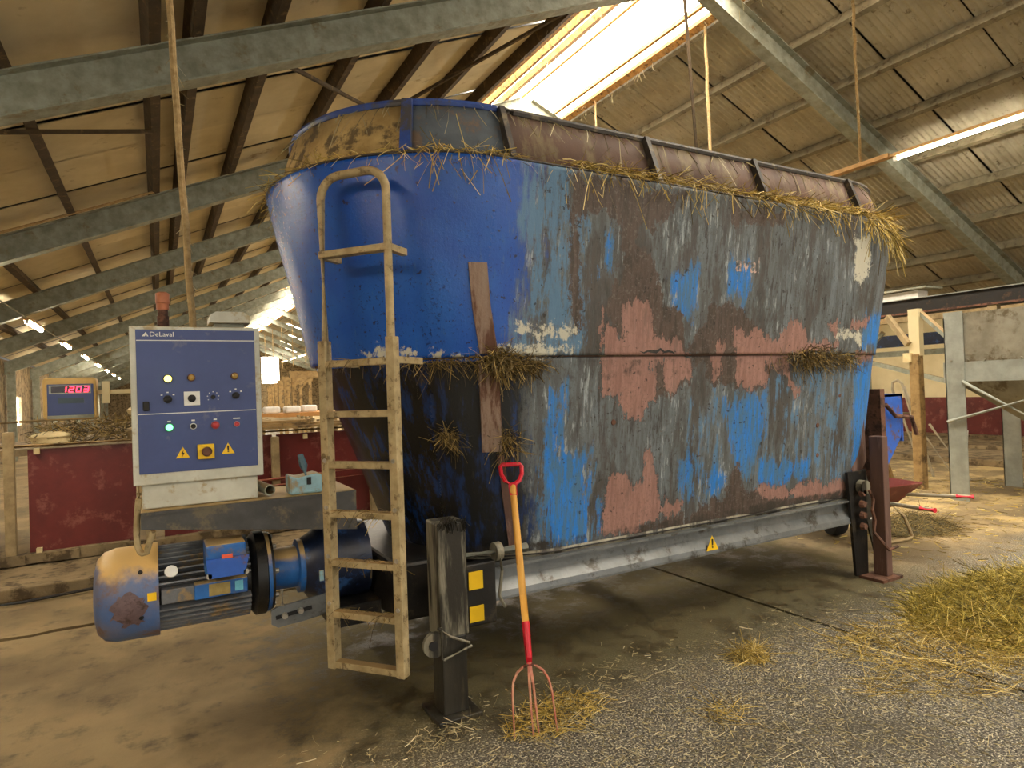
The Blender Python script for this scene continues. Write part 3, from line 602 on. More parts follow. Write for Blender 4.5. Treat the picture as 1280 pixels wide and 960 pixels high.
# rear support leg at the right end
lr = MB().lim(4.515, 4.585, 2.70, 2.80, .02, 1.02, .006).build('support_leg', m_rustleg, mx); lr['label'] = 'rusty brown support leg at the far end'
MB().lim(4.40, 4.64, 2.66, 2.84, 0, .02).build('foot_plate', m_rust, lr)
m = MB(); m.prism([(0.06, 0), (.20, 0), (.22, .75), (-.0, .75)], (4.30, 2.83, .02), (1, 0, 0), (0, 0, 1), -.02); m.build('leg_web', m_black, lr)
m = MB(); m.prism([(.0, .0), (.14, .0), (-.12, .75), (-.24, .75)], (4.74, 2.90, .01), (1, 0, 0), (0, 0, 1), -.012); sb = m.build('slotted_brace', m_black, lr)
for z, x in ((.10, 4.775), (.24, 4.73), (.38, 4.685)): MB().lim(x - .03, x + .03, 2.896, 2.899, z, z + .012).build('slot', m_white, sb)
m = MB(); m.prism([(0, 0), (.13, .15), (.12, .78), (.05, .78), (-.06, .12)], (4.46, 2.87, .68), (1, 0, 0), (0, 0, 1), -.03); m.build('leg_gusset', m_rustleg, lr)
m = MB(); pts = [(4.42, 2.75, .64), (4.45, 2.74, .57), (4.43, 2.74, .50), (4.46, 2.74, .42), (4.44, 2.74, .34), (4.50, 2.67, .22), (4.60, 2.67, .23)]; m.tube(pts, .012, 6); m.build('chain', m_rust, lr)
for z in (.62, .54, .46, .38): MB().lathe([(0, .03), (.03, .022)], (4.40, 2.80, z), (0, -1, 0), 8).build('bolt', m_rust, lr)
MB().lathe([(0, .05), (.05, .05)], (4.42, 2.82, .66), (0, -1, 0), 12).build('pivot', m_legsteel, lr)
# blue discharge chute at the far end
ch = MB(); ch.prism([(0, 0), (.34, .0), (.30, -.36), (.06, -.62), (0, -.62)], (5.16, 3.10, 1.30), (1, 0, 0), (0, 0, 1), -.02); ch.lim(5.16, 5.5, 3.1, 3.9, 1.28, 1.3); ch.prism([(0, 0), (.8, .0), (.8, -.4), (0, -.4)], (5.48, 3.1, 1.3), (0, 1, 0), (0, 0, 1), .015)
ch = ch.build('discharge_chute', m_blue2, mx)
MB().tube([(5.2, 3.07, 1.22), (5.32, 3.06, 1.12), (5.55, 3.06, 1.10), (5.62, 3.06, .95)], .018, 7).build('chute_lever', m_rust, ch)
MB().lim(5.1, 5.16, 3.05, 3.3, .5, 1.35).build('chute_post', m_rust, ch)
# warning triangle on the rail
def warn(o, s, parent, sym, ny=-1):
    t = MB(); o = Vector(o); t.prism([(-s / 2, 0), (s / 2, 0), (0, s * .9)], o, (1, 0, 0), (0, 0, 1), .002); t = t.build('warning_triangle', m_yellow, parent)
    q = MB(); o2 = o + Vector((0, -.0022, 0))
    if sym == '!': q.prism([(-.05 * s, .3 * s), (.05 * s, .3 * s), (.07 * s, .68 * s), (-.07 * s, .68 * s)], o2, (1, 0, 0), (0, 0, 1), .0015); q.prism([(-.05 * s, .14 * s), (.05 * s, .14 * s), (.05 * s, .24 * s), (-.05 * s, .24 * s)], o2, (1, 0, 0), (0, 0, 1), .0015)
    else: q.prism([(.06 * s, .64 * s), (-.12 * s, .36 * s), (.0, .36 * s), (-.06 * s, .08 * s), (.13 * s, .42 * s), (.02 * s, .42 * s)], o2, (1, 0, 0), (0, 0, 1), .0015)
    q.build('symbol', m_ink, t); return t
warn((2.94, 2.833, .425), .10, mx, '!')

# straw caught on the mixer
def tuft(cu, cz, su, sz, n, name, label, mat, L=(.05, .14), out=.03, droop=.5):
    P = np.array([tuple(on_tub(cu + rng.normal(0, su), min(max(cz + rng.normal(0, sz), .6), 2.55), out * rng.random())[0]) for _ in range(n)])
    D = rdirs(n, .8); D[:, 1] = -abs(D[:, 1]) * .5
    return tag(link(name, strands(P, D, rng.uniform(*L, n), rng.uniform(.002, .0045, n), name, mat, .55, droop), mat), label, 'silage', None, 'stuff')
tuft(1.46, 1.60, .055, .022, 900, 'silage_clump', 'dark silage clump stuck on the seam by the rusty strip', m_clump, (.03, .08), out=.06)
tuft(1.62, 1.575, .07, .014, 450, 'silage_clump', 'ragged silage fringe hanging below the seam right of the rusty strip', m_clump, (.03, .08), out=.035)
tuft(1.14, 1.60, .13, .006, 260, 'silage_fringe', 'thin silage fringe along the blue seam beside the ladder', m_clump, (.03, .08), .03)
tuft(3.85, 1.60, .13, .03, 1000, 'silage_clump', 'dark silage clump caught in the pink patch on the seam', m_clump, (.03, .08), out=.035)
tuft(4.2, 1.59, .10, .02, 300, 'silage_clump', 'silage wisps under the seam near the far tub corner', m_clump, (.03, .08), out=.035)
tuft(1.50, 1.20, .04, .03, 260, 'silage_clump', 'dark silage knot below the rusty strip', m_clump, (.03, .08), out=.035)
tuft(1.16, 1.23, .025, .02, 220, 'silage_clump', 'small rusty silage knot on the black stained cone', m_clump, (.03, .07), .05)
def ledge_straw():
    N = 5200; u = np.concatenate([rng.uniform(1.0, 1.55, 450), rng.uniform(1.9, 4.5, 1400), rng.normal(2.3, .25, 300), rng.uniform(3.2, 4.95, 1500), rng.uniform(-.8, 1.0, 600)])
    P = np.array([tuple(on_tub(a, 2.55, rng.uniform(-.07, .01))[0] + Vector((0, 0, .01 + rng.random() * (.05 if a > 1.9 else .015)))) for a in u]); n = len(P)
    D = rdirs(n, .35); return strands(P, D, rng.uniform(.03, .12, n), rng.uniform(.0025, .005, n), 'straw_on_ledge', m_straw, .45, .4)
tag(link('straw_on_ledge', ledge_straw(), m_straw), 'golden straw lying along the top ledge of the mixer tub', 'straw', None, 'stuff')
def hang(us, n, z, L, nm, label, dr=.7):
    P = np.array([tuple(on_tub(rng.uniform(*us), 2.55, rng.uniform(-.01, .02))[0] + Vector((0, 0, z - 2.55 + rng.random() * .04))) for _ in range(n)])
    D = rdirs(n, .2); D[:, 1] = -abs(D[:, 1]) * .6; D[:, 2] -= .9; D /= np.linalg.norm(D, axis=1, keepdims=True)
    return tag(link(nm, strands(P, D, rng.uniform(*L, n), rng.uniform(.003, .005, n), nm, m_straw, .4, dr), m_straw), label, 'straw', None, 'stuff')
hang((1.8, 4.5), 130, 2.55, (.05, .14), 'hanging_straw', 'loose straws hanging over the side edge of the mixer')
hang((4.3, 5.1), 300, 2.54, (.05, .17), 'hanging_straw', 'shaggy straw beard hanging off the far corner of the mixer')
hang((1.0, 1.5), 40, 2.56, (.06, .16), 'hanging_straw', 'few pale straws hanging over the blue tub edge by the ladder')
P = np.array([tuple(on_tub(a, 2.55, EXT)[0] + Vector((0, 0, EZ - 2.55))) for a in rng.uniform(0, 4.9, 420)]); D = rdirs(420, .3); D[:, 2] -= .8
tag(link('rim_straw', strands(P, D, rng.uniform(.03, .13, 420), .004, 'rim_straw', m_chaff, .3, .5), m_chaff), 'wisps of straw snagged on the mixer rim tube', 'straw', None, 'stuff')

# ================================================================ ACCESS LADDER
LC = Vector((.78, 2.80, 0)); LT = Vector((.64, -.77, 0)).normalized(); LN = Vector((-.77, -.64, 0)).normalized(); HW = .178
ld = empty('access_ladder', (LC.x, LC.y, .226), 'dusty steel ladder with rounded top hung on the blue tub end', 'ladder')
for s in (-1, 1):
    p = LC + LT * HW * s
    m = MB(); m.bar(p + Vector((0, 0, .226)), p + Vector((0, 0, 1.70)), .05, .04, .003, upv=LT); m.build('stile', m_ladder, ld)
    for z in (.52, .73, .95, 1.16): MB().lathe([(0, .012), (.008, .009)], p + LN * .021 + Vector((0, 0, z)), LN, 8).build('bolt', m_bolt, ld)
for z in (.245, .47, .70, .92, 1.14, 1.367, 1.594):
    MB().bar(LC - LT * HW + Vector((0, 0, z)), LC + LT * HW + Vector((0, 0, z)), .045, .03, .004, upv=(0, 0, 1)).build('rung', m_ladder, ld)
pts = [LC - LT * (HW - .005) + Vector((0, 0, 1.6))]; zt = 2.44; rr = .10
pts.append(LC - LT * (HW - .005) + Vector((0, 0, zt - rr)))
for a in range(1, 7): t = a / 6 * math.pi / 2; pts.append(LC - LT * (HW - .005 - rr + rr * math.cos(t)) + Vector((0, 0, zt - rr + rr * math.sin(t))))
pts += [LC + LT * (2 * LT.dot(LC - p) * -0) + (LC - p) * 0 + (2 * LC - Vector((p.x, p.y, 0)) - LC) * 1 + Vector((0, 0, p.z)) for p in []]
half = pts[:]
pts = half + [Vector((2 * LC.x - p.x, 2 * LC.y - p.y, p.z)) for p in reversed(half)]
MB().tube(pts, .019, 10).build('hoop_rail', m_ladder, ld, True)
MB().bar(LC - LT * HW + Vector((0, 0, 2.09)), LC + LT * HW + Vector((0, 0, 2.09)), .05, .03, .004).build('rung', m_ladder, ld)
for z in (2.09, 1.6):
    for s in (-1, 1): MB().bar(LC + LT * HW * s + Vector((0, 0, z)), LC + LT * HW * s - LN * (.13 if z > 2 else .24) + Vector((0, 0, z)), .03, .03).build('bracket', m_ladder, ld)
P = np.array([tuple(LC + LT * rng.uniform(-.16, .16) + LN * rng.uniform(-.02, .02) + Vector((0, 0, z + .016))) for z in (.70, .92, 1.594, .47) for _ in range(70)]); D = rdirs(len(P), .2)
tag(link('straw_on_rungs', strands(P, D, rng.uniform(.02, .08, len(P)), .003, 'straw_on_rungs', m_clump, .3, .6), m_clump), 'bits of straw lying on the ladder rungs', 'straw', None, 'stuff')

# ================================================================ DRIVE MOTOR
MY, MZ = 3.46, .575
mo = empty('electric_motor', (.1, MY, MZ - .21), 'blue finned electric motor with dusty domed fan cover below the control cabinet', 'motor')
AX = (1, 0, 0)
MB().lathe([(-.275, .05), (-.272, .12), (-.262, .165), (-.235, .195), (-.19, .208), (-.02, .212), (-.02, .19)], (0, MY, MZ), AX, 40).build('fan_cover', m_fan, mo, True)
for a in (-1.9, -.95, .1): MB().lathe([(0, .010), (.006, .008)], (-.09, MY + .212 * math.sin(a), MZ + .212 * math.cos(a)), (0, math.sin(a), math.cos(a)), 10).build('cover_screw', m_ink, mo)
m = MB(); pts_ = []
for i in range(9):
    for j in range(9):
        a_ = -2.05 + .7 * i / 8; h_ = -.20 + .13 * j / 8; r_ = .2145; pts_.append(m.bm.verts.new((h_ + .012 * math.sin(i * 2.1), MY + r_ * math.sin(a_ + .05 * math.sin(j * 1.7)), MZ + r_ * math.cos(a_ + .05 * math.sin(j * 1.7)))))
for i in range(8):
    for j in range(8):
        if (i - 3.5) ** 2 + (j - 3.5) ** 2 < 16: m.bm.faces.new((pts_[i * 9 + j], pts_[i * 9 + j + 1], pts_[i * 9 + j + 10], pts_[i * 9 + j + 9]))
m.build('worn_dent', M('bare_mauve_metal', S(120, 100, 104), S(92, 74, 76), 14, .6, .1, S(70, 54, 50), .4, 20), mo, True)
MB().lim(-.065, -.03, MY - .2125, MY - .205, MZ + .0, MZ + .035).build('sticker', m_yellow, mo)
MB().lathe([(-.03, .150), (.37, .150)], (0, MY, MZ), AX, 40).build('motor_body', m_black, mo, True)  # black body puts the shade between the fins into colour
m = MB()
for i in range(40):
    a = i / 40 * 2 * math.pi
    if -1.75 < (a if a < math.pi else a - 2 * math.pi) < -1.35: continue
    d = Vector((0, math.sin(a), math.cos(a))); m.bar(Vector((-.02, MY, MZ)) + d * .170, Vector((.365, MY, MZ)) + d * .170, .008, .05, upv=d)
m.build('cooling_fins', m_fin, mo)['kind'] = 'stuff'
MB().lathe([(0, .028), (.012, .026)], (.03, MY - .185, MZ + .11), (0, -1, .4), 16).build('plug', m_white, mo)
m = MB(); m.lim(.165, .335, 3.16, 3.34, .655, .80, .012); m.build('terminal_box', m_mblue, mo)
tb = MB(); tb.prism([(0, 0), (.15, 0), (.17, .085), (-.01, .085)], (.175, 3.158, .655), (1, 0, 0), (0, 0, 1), .012); tb = tb.build('terminal_cover', m_blue2, mo)
MB().lim(.23, .275, 3.144, 3.150, .738, .755).build('red_label', emit('orange_sticker', (1, .2, .1), .0, S(240, 100, 70)), tb)
for x in (.178, .33): MB().lathe([(0, .014), (.012, .012)], (x, 3.158, .665), (0, -1, 0), 10).build('bolt', m_bolt, mo)
MB().lim(-.012, .345, MY - .208, MY - .14, MZ - .028, MZ + .036, .005).build('plate_pad', m_fin, mo)
MB().lim(.12, .345, MY - .215, MY - .15, MZ - .03, MZ + .04, .005).build('plate_pad', m_mblue, mo)
MB().lim(.18, .27, MY - .219, MY - .2155, MZ - .022, MZ + .032).build('nameplate', M('brass_nameplate', S(176, 156, 96), S(150, 130, 76), 30, .4, .3), mo)
MB().lim(.29, .325, MY - .219, MY - .2155, MZ - .015, MZ + .03).build('blue_label', M('cyan_label', S(120, 200, 220), S(90, 170, 200), 20, .5), mo)
MB().lathe([(.37, .17), (.395, .205), (.44, .205), (.445, .19), (.475, .19), (.48, .12)], (0, MY, MZ), AX, 36).build('flange', m_black, mo, True)
MB().lathe([(.445, .197), (.462, .197)], (0, MY, MZ), AX, 36).build('flange_ring', m_mblue, mo, True)
for i in range(8):
    a = i / 8 * 2 * math.pi + .2; MB().lathe([(0, .013), (.016, .011)], (.478, MY + .165 * math.sin(a), MZ + .165 * math.cos(a)), AX, 8).build('bolt', m_bolt, mo)
MB().lathe([(.475, .105), (.60, .105), (.605, .135), (.63, .135)], (0, MY, MZ), AX, 32).build('coupling_neck', m_mblue, mo, True)
MB().lathe([(.63, .14), (.68, .165), (.72, .20), (.95, .20)], (0, MY, MZ), AX, 32).build('gear_housing', m_navy, mo, True)
MB().lim(.68, .70, 3.26, 3.275, .53, .58).build('blue_label', m_can, mo)
ar = MB(); ar.prism([(0, .02), (.03, 0), (.16, .01), (.32, .03), (.32, .13), (.15, .11), (.03, .10), (0, .085)], (.45, 3.28, .335), (1, 0, 0), (0, 0, 1), -.014); ar = ar.build('slotted_arm', m_rail, mo)
MB().bar((.47, 3.276, .385), (.64, 3.276, .405), .004, .018).build('slot', m_ink, ar)
for x, z in ((.51, .39), (.585, .40)): MB().lathe([(0, .016), (.02, .013)], (x, 3.275, z), (0, -1, 0), 8).build('bolt', m_bolt, ar)
MB().tube([(.50, 3.27, .44), (.50, 3.27, .52)], .009, 6).build('stud', m_bolt, ar)
MB().lim(.72, .97, 3.2, 3.9, .30, .40).build('motor_cradle', m_black, mo)

# ================================================================ CONTROL CABINET
cx0, cx1, cz0, cz1, cy = -.105, .432, 1.085, 1.79, 3.25
cb = empty('control_cabinet', ((cx0 + cx1) / 2, cy + .12, .90), 'grey control cabinet with blue front panel, push buttons and lamps', 'control cabinet')
MB().lim(cx0, cx1, cy + .012, cy + .24, cz0, cz1, .01).build('housing', m_cab, cb)
dr = MB().lim(cx0, cx1, cy, cy + .014, cz0, cz1, .004).build('door', m_cab, cb)
m = MB(); ov = [(.03, .055), (.965, .055), (.965, .985), (.03, .985)]
W_, H_ = cx1 - cx0, cz1 - cz0
fx = lambda f: cx0 + f * W_
fz = lambda f: cz1 - f * H_
MB().lim(fx(.045), fx(.955), cy - .003, cy + .001, fz(.93), fz(.022)).build('blue_panel', m_cabblue, dr)
for f, t in ((.09, .0018), (.555, .0018)): MB().lim(fx(.05), fx(.95), cy - .0042, cy - .003, fz(f) - t, fz(f) + t).build('white_line', m_white, dr)
yf = cy - .0035
tm = lambda x, z: Matrix.Translation((x, yf, z)) @ FRONT
text_mesh('DeLaval', .030, 'lettering', m_white, tm(fx(.145), fz(.065)), dr, .0006)
m = MB(); m.prism([(0, 0), (.012, 0), (.018, .012), (.02, 0), (.026, 0), (.016, .02)], (fx(.09), yf - .0005, fz(.065)), (1, 0, 0), (0, 0, 1), .001); m.build('logo', m_white, dr)
def button(f, g, r, mat, name, ringmat=m_ink, d=.016, rr=None):
    o = (fx(f), yf, fz(g)); b = MB().lathe([(0, rr or r * 1.3), (.006, rr or r * 1.3)], o, (0, -1, 0), 18).build(name, ringmat, cb, True)
    MB().lathe([(.006, r), (d, r * .95), (d + .003, r * .6)], o, (0, -1, 0), 18).build('cap', mat, b, True); return b
button(.27, .335, .015, m_lampy, 'indicator_lamp')['label'] = 'glowing yellow lamp'
button(.445, .33, .013, m_amber, 'indicator_lamp', m_rust); button(.785, .325, .013, m_amber, 'indicator_lamp', m_rust)
button(.27, .645, .015, m_lampg, 'push_button', M('green_ring', S(10, 110, 60), S(8, 90, 50), 9, .4, bump=0))['label'] = 'glowing green button'
button(.45, .645, .011, m_ink, 'push_button', m_white); button(.62, .645, .014, M('red_button', S(196, 60, 66), S(170, 46, 52), 9, .4, bump=0), 'push_button', M('red_ring', S(170, 60, 60), S(150, 50, 50), 9, .4, bump=0)); button(.79, .645, .010, M('red_button_b', S(196, 60, 66), S(170, 46, 52), 9, .4, bump=0), 'push_button', M('pink_ring', S(220, 150, 150), S(200, 130, 130), 9, .4, bump=0))
def knob(f, g, s=1.0, white=False):
    o = Vector((fx(f), yf, fz(g))); k = MB().lathe([(0, .018 * s), (.008, .018 * s), (.008, .013 * s), (.022, .011 * s)], o, (0, -1, 0), 16).build('selector_knob', m_ink, cb, True)
    MB().bar(o + Vector((-.016, -.026, -.004)) * s, o + Vector((.016, -.026, .004)) * s, .012 * s, .008 * s).build('grip', m_ink, k)
    for a in (-.9, 0, .9): MB().lim(o.x + .03 * math.sin(a) - .004, o.x + .03 * math.sin(a) + .004, yf - .001, yf, o.z + .03 * math.cos(a) - .002, o.z + .03 * math.cos(a) + .003).build('tick_mark', m_white, k)
    return k
knob(.265, .465); knob(.79, .455, .9)
MB().lim(fx(.385), fx(.507), yf - .004, yf, fz(.51), fz(.42), .001).build('white_plate', m_white, cb); button(.445, .465, .013, m_ink, 'selector_switch')
kk = MB().lathe([(0, .010), (.01, .008)], (fx(.61), yf, fz(.46)), (0, -1, 0), 12).build('key_switch', m_ink, cb, True)
for a in range(7):
    t = -2.1 + a * .7; MB().lim(fx(.61) + .024 * math.sin(t) - .002, fx(.61) + .024 * math.sin(t) + .002, yf - .001, yf, fz(.46) + .024 * math.cos(t) - .002, fz(.46) + .024 * math.cos(t) + .002).build('tick_mark', m_white, kk)
MB().lim(fx(.085), fx(.13), yf - .012, yf, fz(.535), fz(.475), .004).build('door_latch', m_ink, cb)
for f, wd_ in ((.27, .014), (.45, .014), (.62, .014), (.79, .03)): MB().lim(fx(f) - wd_ / 2, fx(f) + wd_ / 2, yf - .001, yf, fz(.607) - .003, fz(.607) + .003).build('tiny_caption', m_white, cb)
warn((fx(.365), yf, fz(.845)), .056, cb, 'z'); warn((fx(.715), yf, fz(.838)), .056, cb, '!')
es = MB().lim(fx(.475), fx(.605), yf - .02, yf, fz(.86), fz(.765), .004).build('emergency_stop_box', m_yellow, cb)
MB().lathe([(0, .020), (.012, .022), (.022, .016)], (fx(.545), yf - .02, fz(.812)), (0, -1, 0), 18).build('stop_button', m_rust, es, True)
MB().lim(cx0 + .03, cx1 - .025, cy + .02, cy + .22, .975, 1.085, .008).build('plinth', m_cab, cb)
pb = MB(); pb.prism([(-.08, .90), (.86, .775), (.86, .972), (-.08, .972)], (0, 3.205, 0), (1, 0, 0), (0, 0, 1), -.014); pb.lim(-.08, .86, 3.2, 3.62, .958, .972); pb.prism([(-.08, .90), (.86, .775), (.86, .972), (-.08, .972)], (0, 3.62, 0), (1, 0, 0), (0, 0, 1), -.014)
pb.build('bracket_beam', m_char, cb)
MB().tube([(-.085 - .035 * math.sin(t * math.pi) * (1 if t < .75 else .6) + .05 * t, 3.29 - .08 * t, 1.05 - .26 * math.sin(min(t * 1.35, 1.0) * math.pi / 2) + (.10 * (t - .74) / .26 if t > .74 else 0)) for t in [i / 20 for i in range(21)]], .013, 8).build('cable', m_ladder, cb, True)
# beacon, siren, stub pipe, canister
bc = empty('beacon_stub', (.03, 3.46, 1.79), 'brown ribbed beacon stub standing on top of the control cabinet', 'beacon')
MB().lathe([(0, .026), (.07, .026), (.07, .022), (.10, .022)], (.03, 3.46, 1.79), (0, 0, 1), 16).build('base', m_rust, bc, True); MB().lathe([(.10, .027), (.13, .027), (.132, .03), (.178, .03), (.185, .02)], (.03, 3.46, 1.79), (0, 0, 1), 16).build('cap', M('terracotta_cap', S(190, 120, 84), S(160, 96, 64), 12, .6), bc, True)
sr = empty('siren_hood', (.31, 3.40, 1.79), 'low grey hooded siren on top of the control cabinet', 'siren')
MB().lim(.24, .375, 3.33, 3.45, 1.79, 1.818, .004).build('base', m_galv, sr); m = MB(); m.prism([(-.09, 0), (.09, 0), (.085, .035), (.06, .052), (-.06, .052), (-.085, .035)], (.31, 3.30, 1.818), (1, 0, 0), (0, 0, 1), -.18); m.build('hood', m_cab, sr)
tag(MB().lathe([(0, .026), (.26, .026), (.26, .021), (.02, .021)], (.42, 3.54, 1.01), (.16, -.97, -.02), 18).build('pipe_stub', m_galv, None, True), 'grey pipe stub lying open-ended beside the cabinet plinth', 'pipe')
cn = empty('oil_canister', (.62, 3.30, .975), 'dusty pale blue plastic canister with spout on the charcoal bracket', 'canister')
m = MB(); m.prism([(0, 0), (.16, 0), (.16, .09), (.13, .10), (.04, .085), (0, .10)], (.545, 3.24, .974), (1, 0, 0), (0, 0, 1), -.11); o = m.build('body', m_can, cn); bv = o.modifiers.new('b', 'BEVEL'); bv.width = .012; bv.segments = 2
MB().tube([(.635, 3.26, 1.03), (.622, 3.275, 1.11), (.61, 3.29, 1.165)], [.022, .02, .014], 8).build('spout', M('teal_spout', S(80, 116, 130), S(60, 92, 106), 9, .5), cn); MB().lim(.628, .648, 3.232, 3.238, 1.02, 1.055).build('spout_slot', m_ink, cn)
# weighing display
dsx0, dsx1, dz0, dz1, dy = -.465, -.255, 1.385, 1.58, 3.60
dp = empty('weighing_display', (-.36, 3.64, 1.385), 'cream boxed weighing display showing glowing red digits 1203', 'display')
MB().lim(dsx0, dsx1, dy, dy + .12, dz0, dz1, .014).build('housing', M('cream_housing', S(226, 190, 120), S(200, 164, 98), 6, .6), dp)
fc = MB().lim(dsx0 + .018, dsx1 - .012, dy - .004, dy + .004, dz0 + .018, dz1 - .03, .003).build('front_panel', m_cabblue, dp)
MB().lim(dsx0 + .018, dsx1 - .012, dy - .006, dy + .002, dz0 + .004, dz0 + .02).build('bottom_trim', m_galv, dp)
MB().lim(dsx0 + .026, dsx1 - .022, dy - .006, dy - .003, 1.505, 1.545).build('window_frame', m_hoppost, fc); MB().lim(dsx0 + .034, dsx1 - .026, dy - .008, dy - .005, 1.510, 1.540).build('display_window', m_dark, fc)
MB().lim(dsx0 + .06, dsx1 - .05, dy - .006, dy - .003, 1.46, 1.485).build('key_strip', M('key_strip', S(60, 80, 92), S(50, 68, 80), 9, .4), fc)
SEG = {'1': 'bc', '2': 'abged', '0': 'abcdef', '3': 'abgcd'}
for i, c in enumerate('1203'):
    x = -.392 + i * .029; z = 1.513; w_, h_ = .017, .024; m = MB(); sl = .15
    pos = {'a': (0, h_, w_, h_), 'g': (0, h_ / 2, w_, h_ / 2), 'd': (0, 0, w_, 0), 'b': (w_, h_ / 2, w_, h_), 'c': (w_, 0, w_, h_ / 2), 'f': (0, h_ / 2, 0, h_), 'e': (0, 0, 0, h_ / 2)}
    for s in SEG[c]: a, b, e, f = pos[s]; m.bar((x + a + b * sl, dy - .0095, z + b), (x + e + f * sl, dy - .0095, z + f), .002, .004, upv=(0, -1, 0)) if False else m.bar((x + a + b * sl, dy - .009, z + b), (x + e + f * sl, dy - .009, z + f), .0045, .002, upv=(0, -1, 0))
    m.build('digit', m_led, fc)
MB().lim(dsx1 - .02, -.09, dy + .05, dy + .08, 1.50, 1.52).build('mounting_arm', m_cream, dp); MB().lim(-.235, -.205, dy + .03, dy + .06, 1.455, 1.56).build('mounting_plate', m_cream, dp)
MB().lim(-.11, -.09, cy + .20, dy + .08, 1.50, 1.52).build('mounting_arm', m_cream, dp)

# ================================================================ PITCHFORK
T0 = Vector((1.345, 2.315, .0)); T1 = Vector((1.535, 2.80, 1.075)); FD = (T1 - T0).normalized(); FS = Vector((FD.y, -FD.x, 0)); FS = Vector((.95, -.32, 0)); FS = (FS - FD * FS.dot(FD)).normalized()
pf = empty('pitchfork', (1.345, 2.315, 0), 'pitchfork with red D grip and varnished wooden shaft leaning on the mixer', 'pitchfork')
at_ = lambda t, s=0.0: T0 + FD * t + FS * s
LT_ = (T1 - T0).length
MB().tube([at_(.44), at_(.70), at_(LT_ - .10)], [.016, .017, .016], 12).build('shaft', m_ash, pf, True)
MB().tube([at_(.27), at_(.30), at_(.45)], [.010, .015, .018], 12).build('ferrule', m_redp, pf, True)
g = MB(); g.tube([at_(LT_ - .16), at_(LT_ - .10)], [.019, .022], 10)
loop = [at_(LT_ - .11), at_(LT_ - .085, -.035), at_(LT_ - .05, -.052), at_(LT_ - .01, -.054), at_(LT_, -.045), at_(LT_, .045), at_(LT_ - .01, .054), at_(LT_ - .05, .052), at_(LT_ - .085, .035), at_(LT_ - .11)]
g.tube(loop, .011, 8); g.build('d_grip', m_redp, pf, True)
for s in (-1, 1):
    MB().tube([at_(.275, 0), at_(.265, .03 * s), at_(.245, .058 * s), at_(.21, .078 * s), at_(.16, .087 * s), at_(.0, .092 * s)], [.006, .006, .006, .006, .0055, .003], 7).build('tine', m_tine, pf, True)
    MB().tube([at_(.28, .003 * s), at_(.2, .008 * s), at_(.1, .011 * s), at_(.0, .012 * s)], [.006, .006, .005, .003], 7).build('tine', m_tine, pf, True)
MB().tube([at_(.272, -.018), at_(.272, .018)], .009, 6).build('tine_collar', m_rust, pf)

# ================================================================ FENCE ON THE LEFT
fn = empty('red_partition', (0, 6.8, 0), 'red panelled partition with wooden posts and a top rail behind the motor', 'partition')
FYp = 6.85
for x0, x1 in ((-2.9, -1.35), (-1.0, -.20), (.02, 1.0), (1.04, 2.0), (2.04, 3.0), (3.04, 4.0)):
    MB().lim(x0, x1, FYp, FYp + .02, .17, 1.08, .003).build('red_panel', m_red, fn)
for x in (-1.12, .0 - .09, 1.02, 2.02, 3.02): MB().bar((x, FYp - .04, .10), (x, FYp - .04, 1.24 if x < -1 else 1.06), .075, .075, .006).build('post', m_pole, fn)
MB().tube([(-3, FYp - .03, 1.115), (4, FYp - .03, 1.115)], .022, 8).build('top_rail', m_wood, fn, True); MB().tube([(-.98, FYp - .03, .165), (4, FYp - .03, .15)], .02, 8).build('bottom_rail', m_wood, fn, True)
MB().tube([(.5, FYp - .09, .62), (3.2, FYp - .07, .72)], .018, 8).build('rub_rail', m_tine, fn, True); MB().tube([(.5, FYp - .09, .56), (3.2, FYp - .07, .64)], .014, 8).build('rub_rail', m_tine, fn, True)
for x, z in ((-.93, 1.06), (-.93, .2), (1.32, 1.04)): MB().lim(x - .02, x + .02, FYp - .055, FYp - .005, z - .02, z + .03).build('clip', m_hide, fn)
tag(MB().lim(-3.5, 4.2, 5.98, 7.1, 0, .10, .01).build('kerb_step', m_conc), 'low concrete kerb step in front of the red partition', 'kerb')
m = MB()
for i in range(40):
    x = -3.4 + i * .19; m.box((x, 6.82 + random.uniform(-.02, .02), .155), (.2, .12 + random.uniform(0, .05), .06 + random.uniform(0, .04)))
m.build('footing_crust', m_conc, fn)
tag(MB().tube([(-1.6, 5.90, .02), (-.9, 5.86, .02), (-.4, 5.93, .03), (.3, 5.9, .02), (.9, 5.94, .02)], .012, 6).build('floor_cable', m_black), 'dark cable lying along the foot of the kerb step', 'cable')
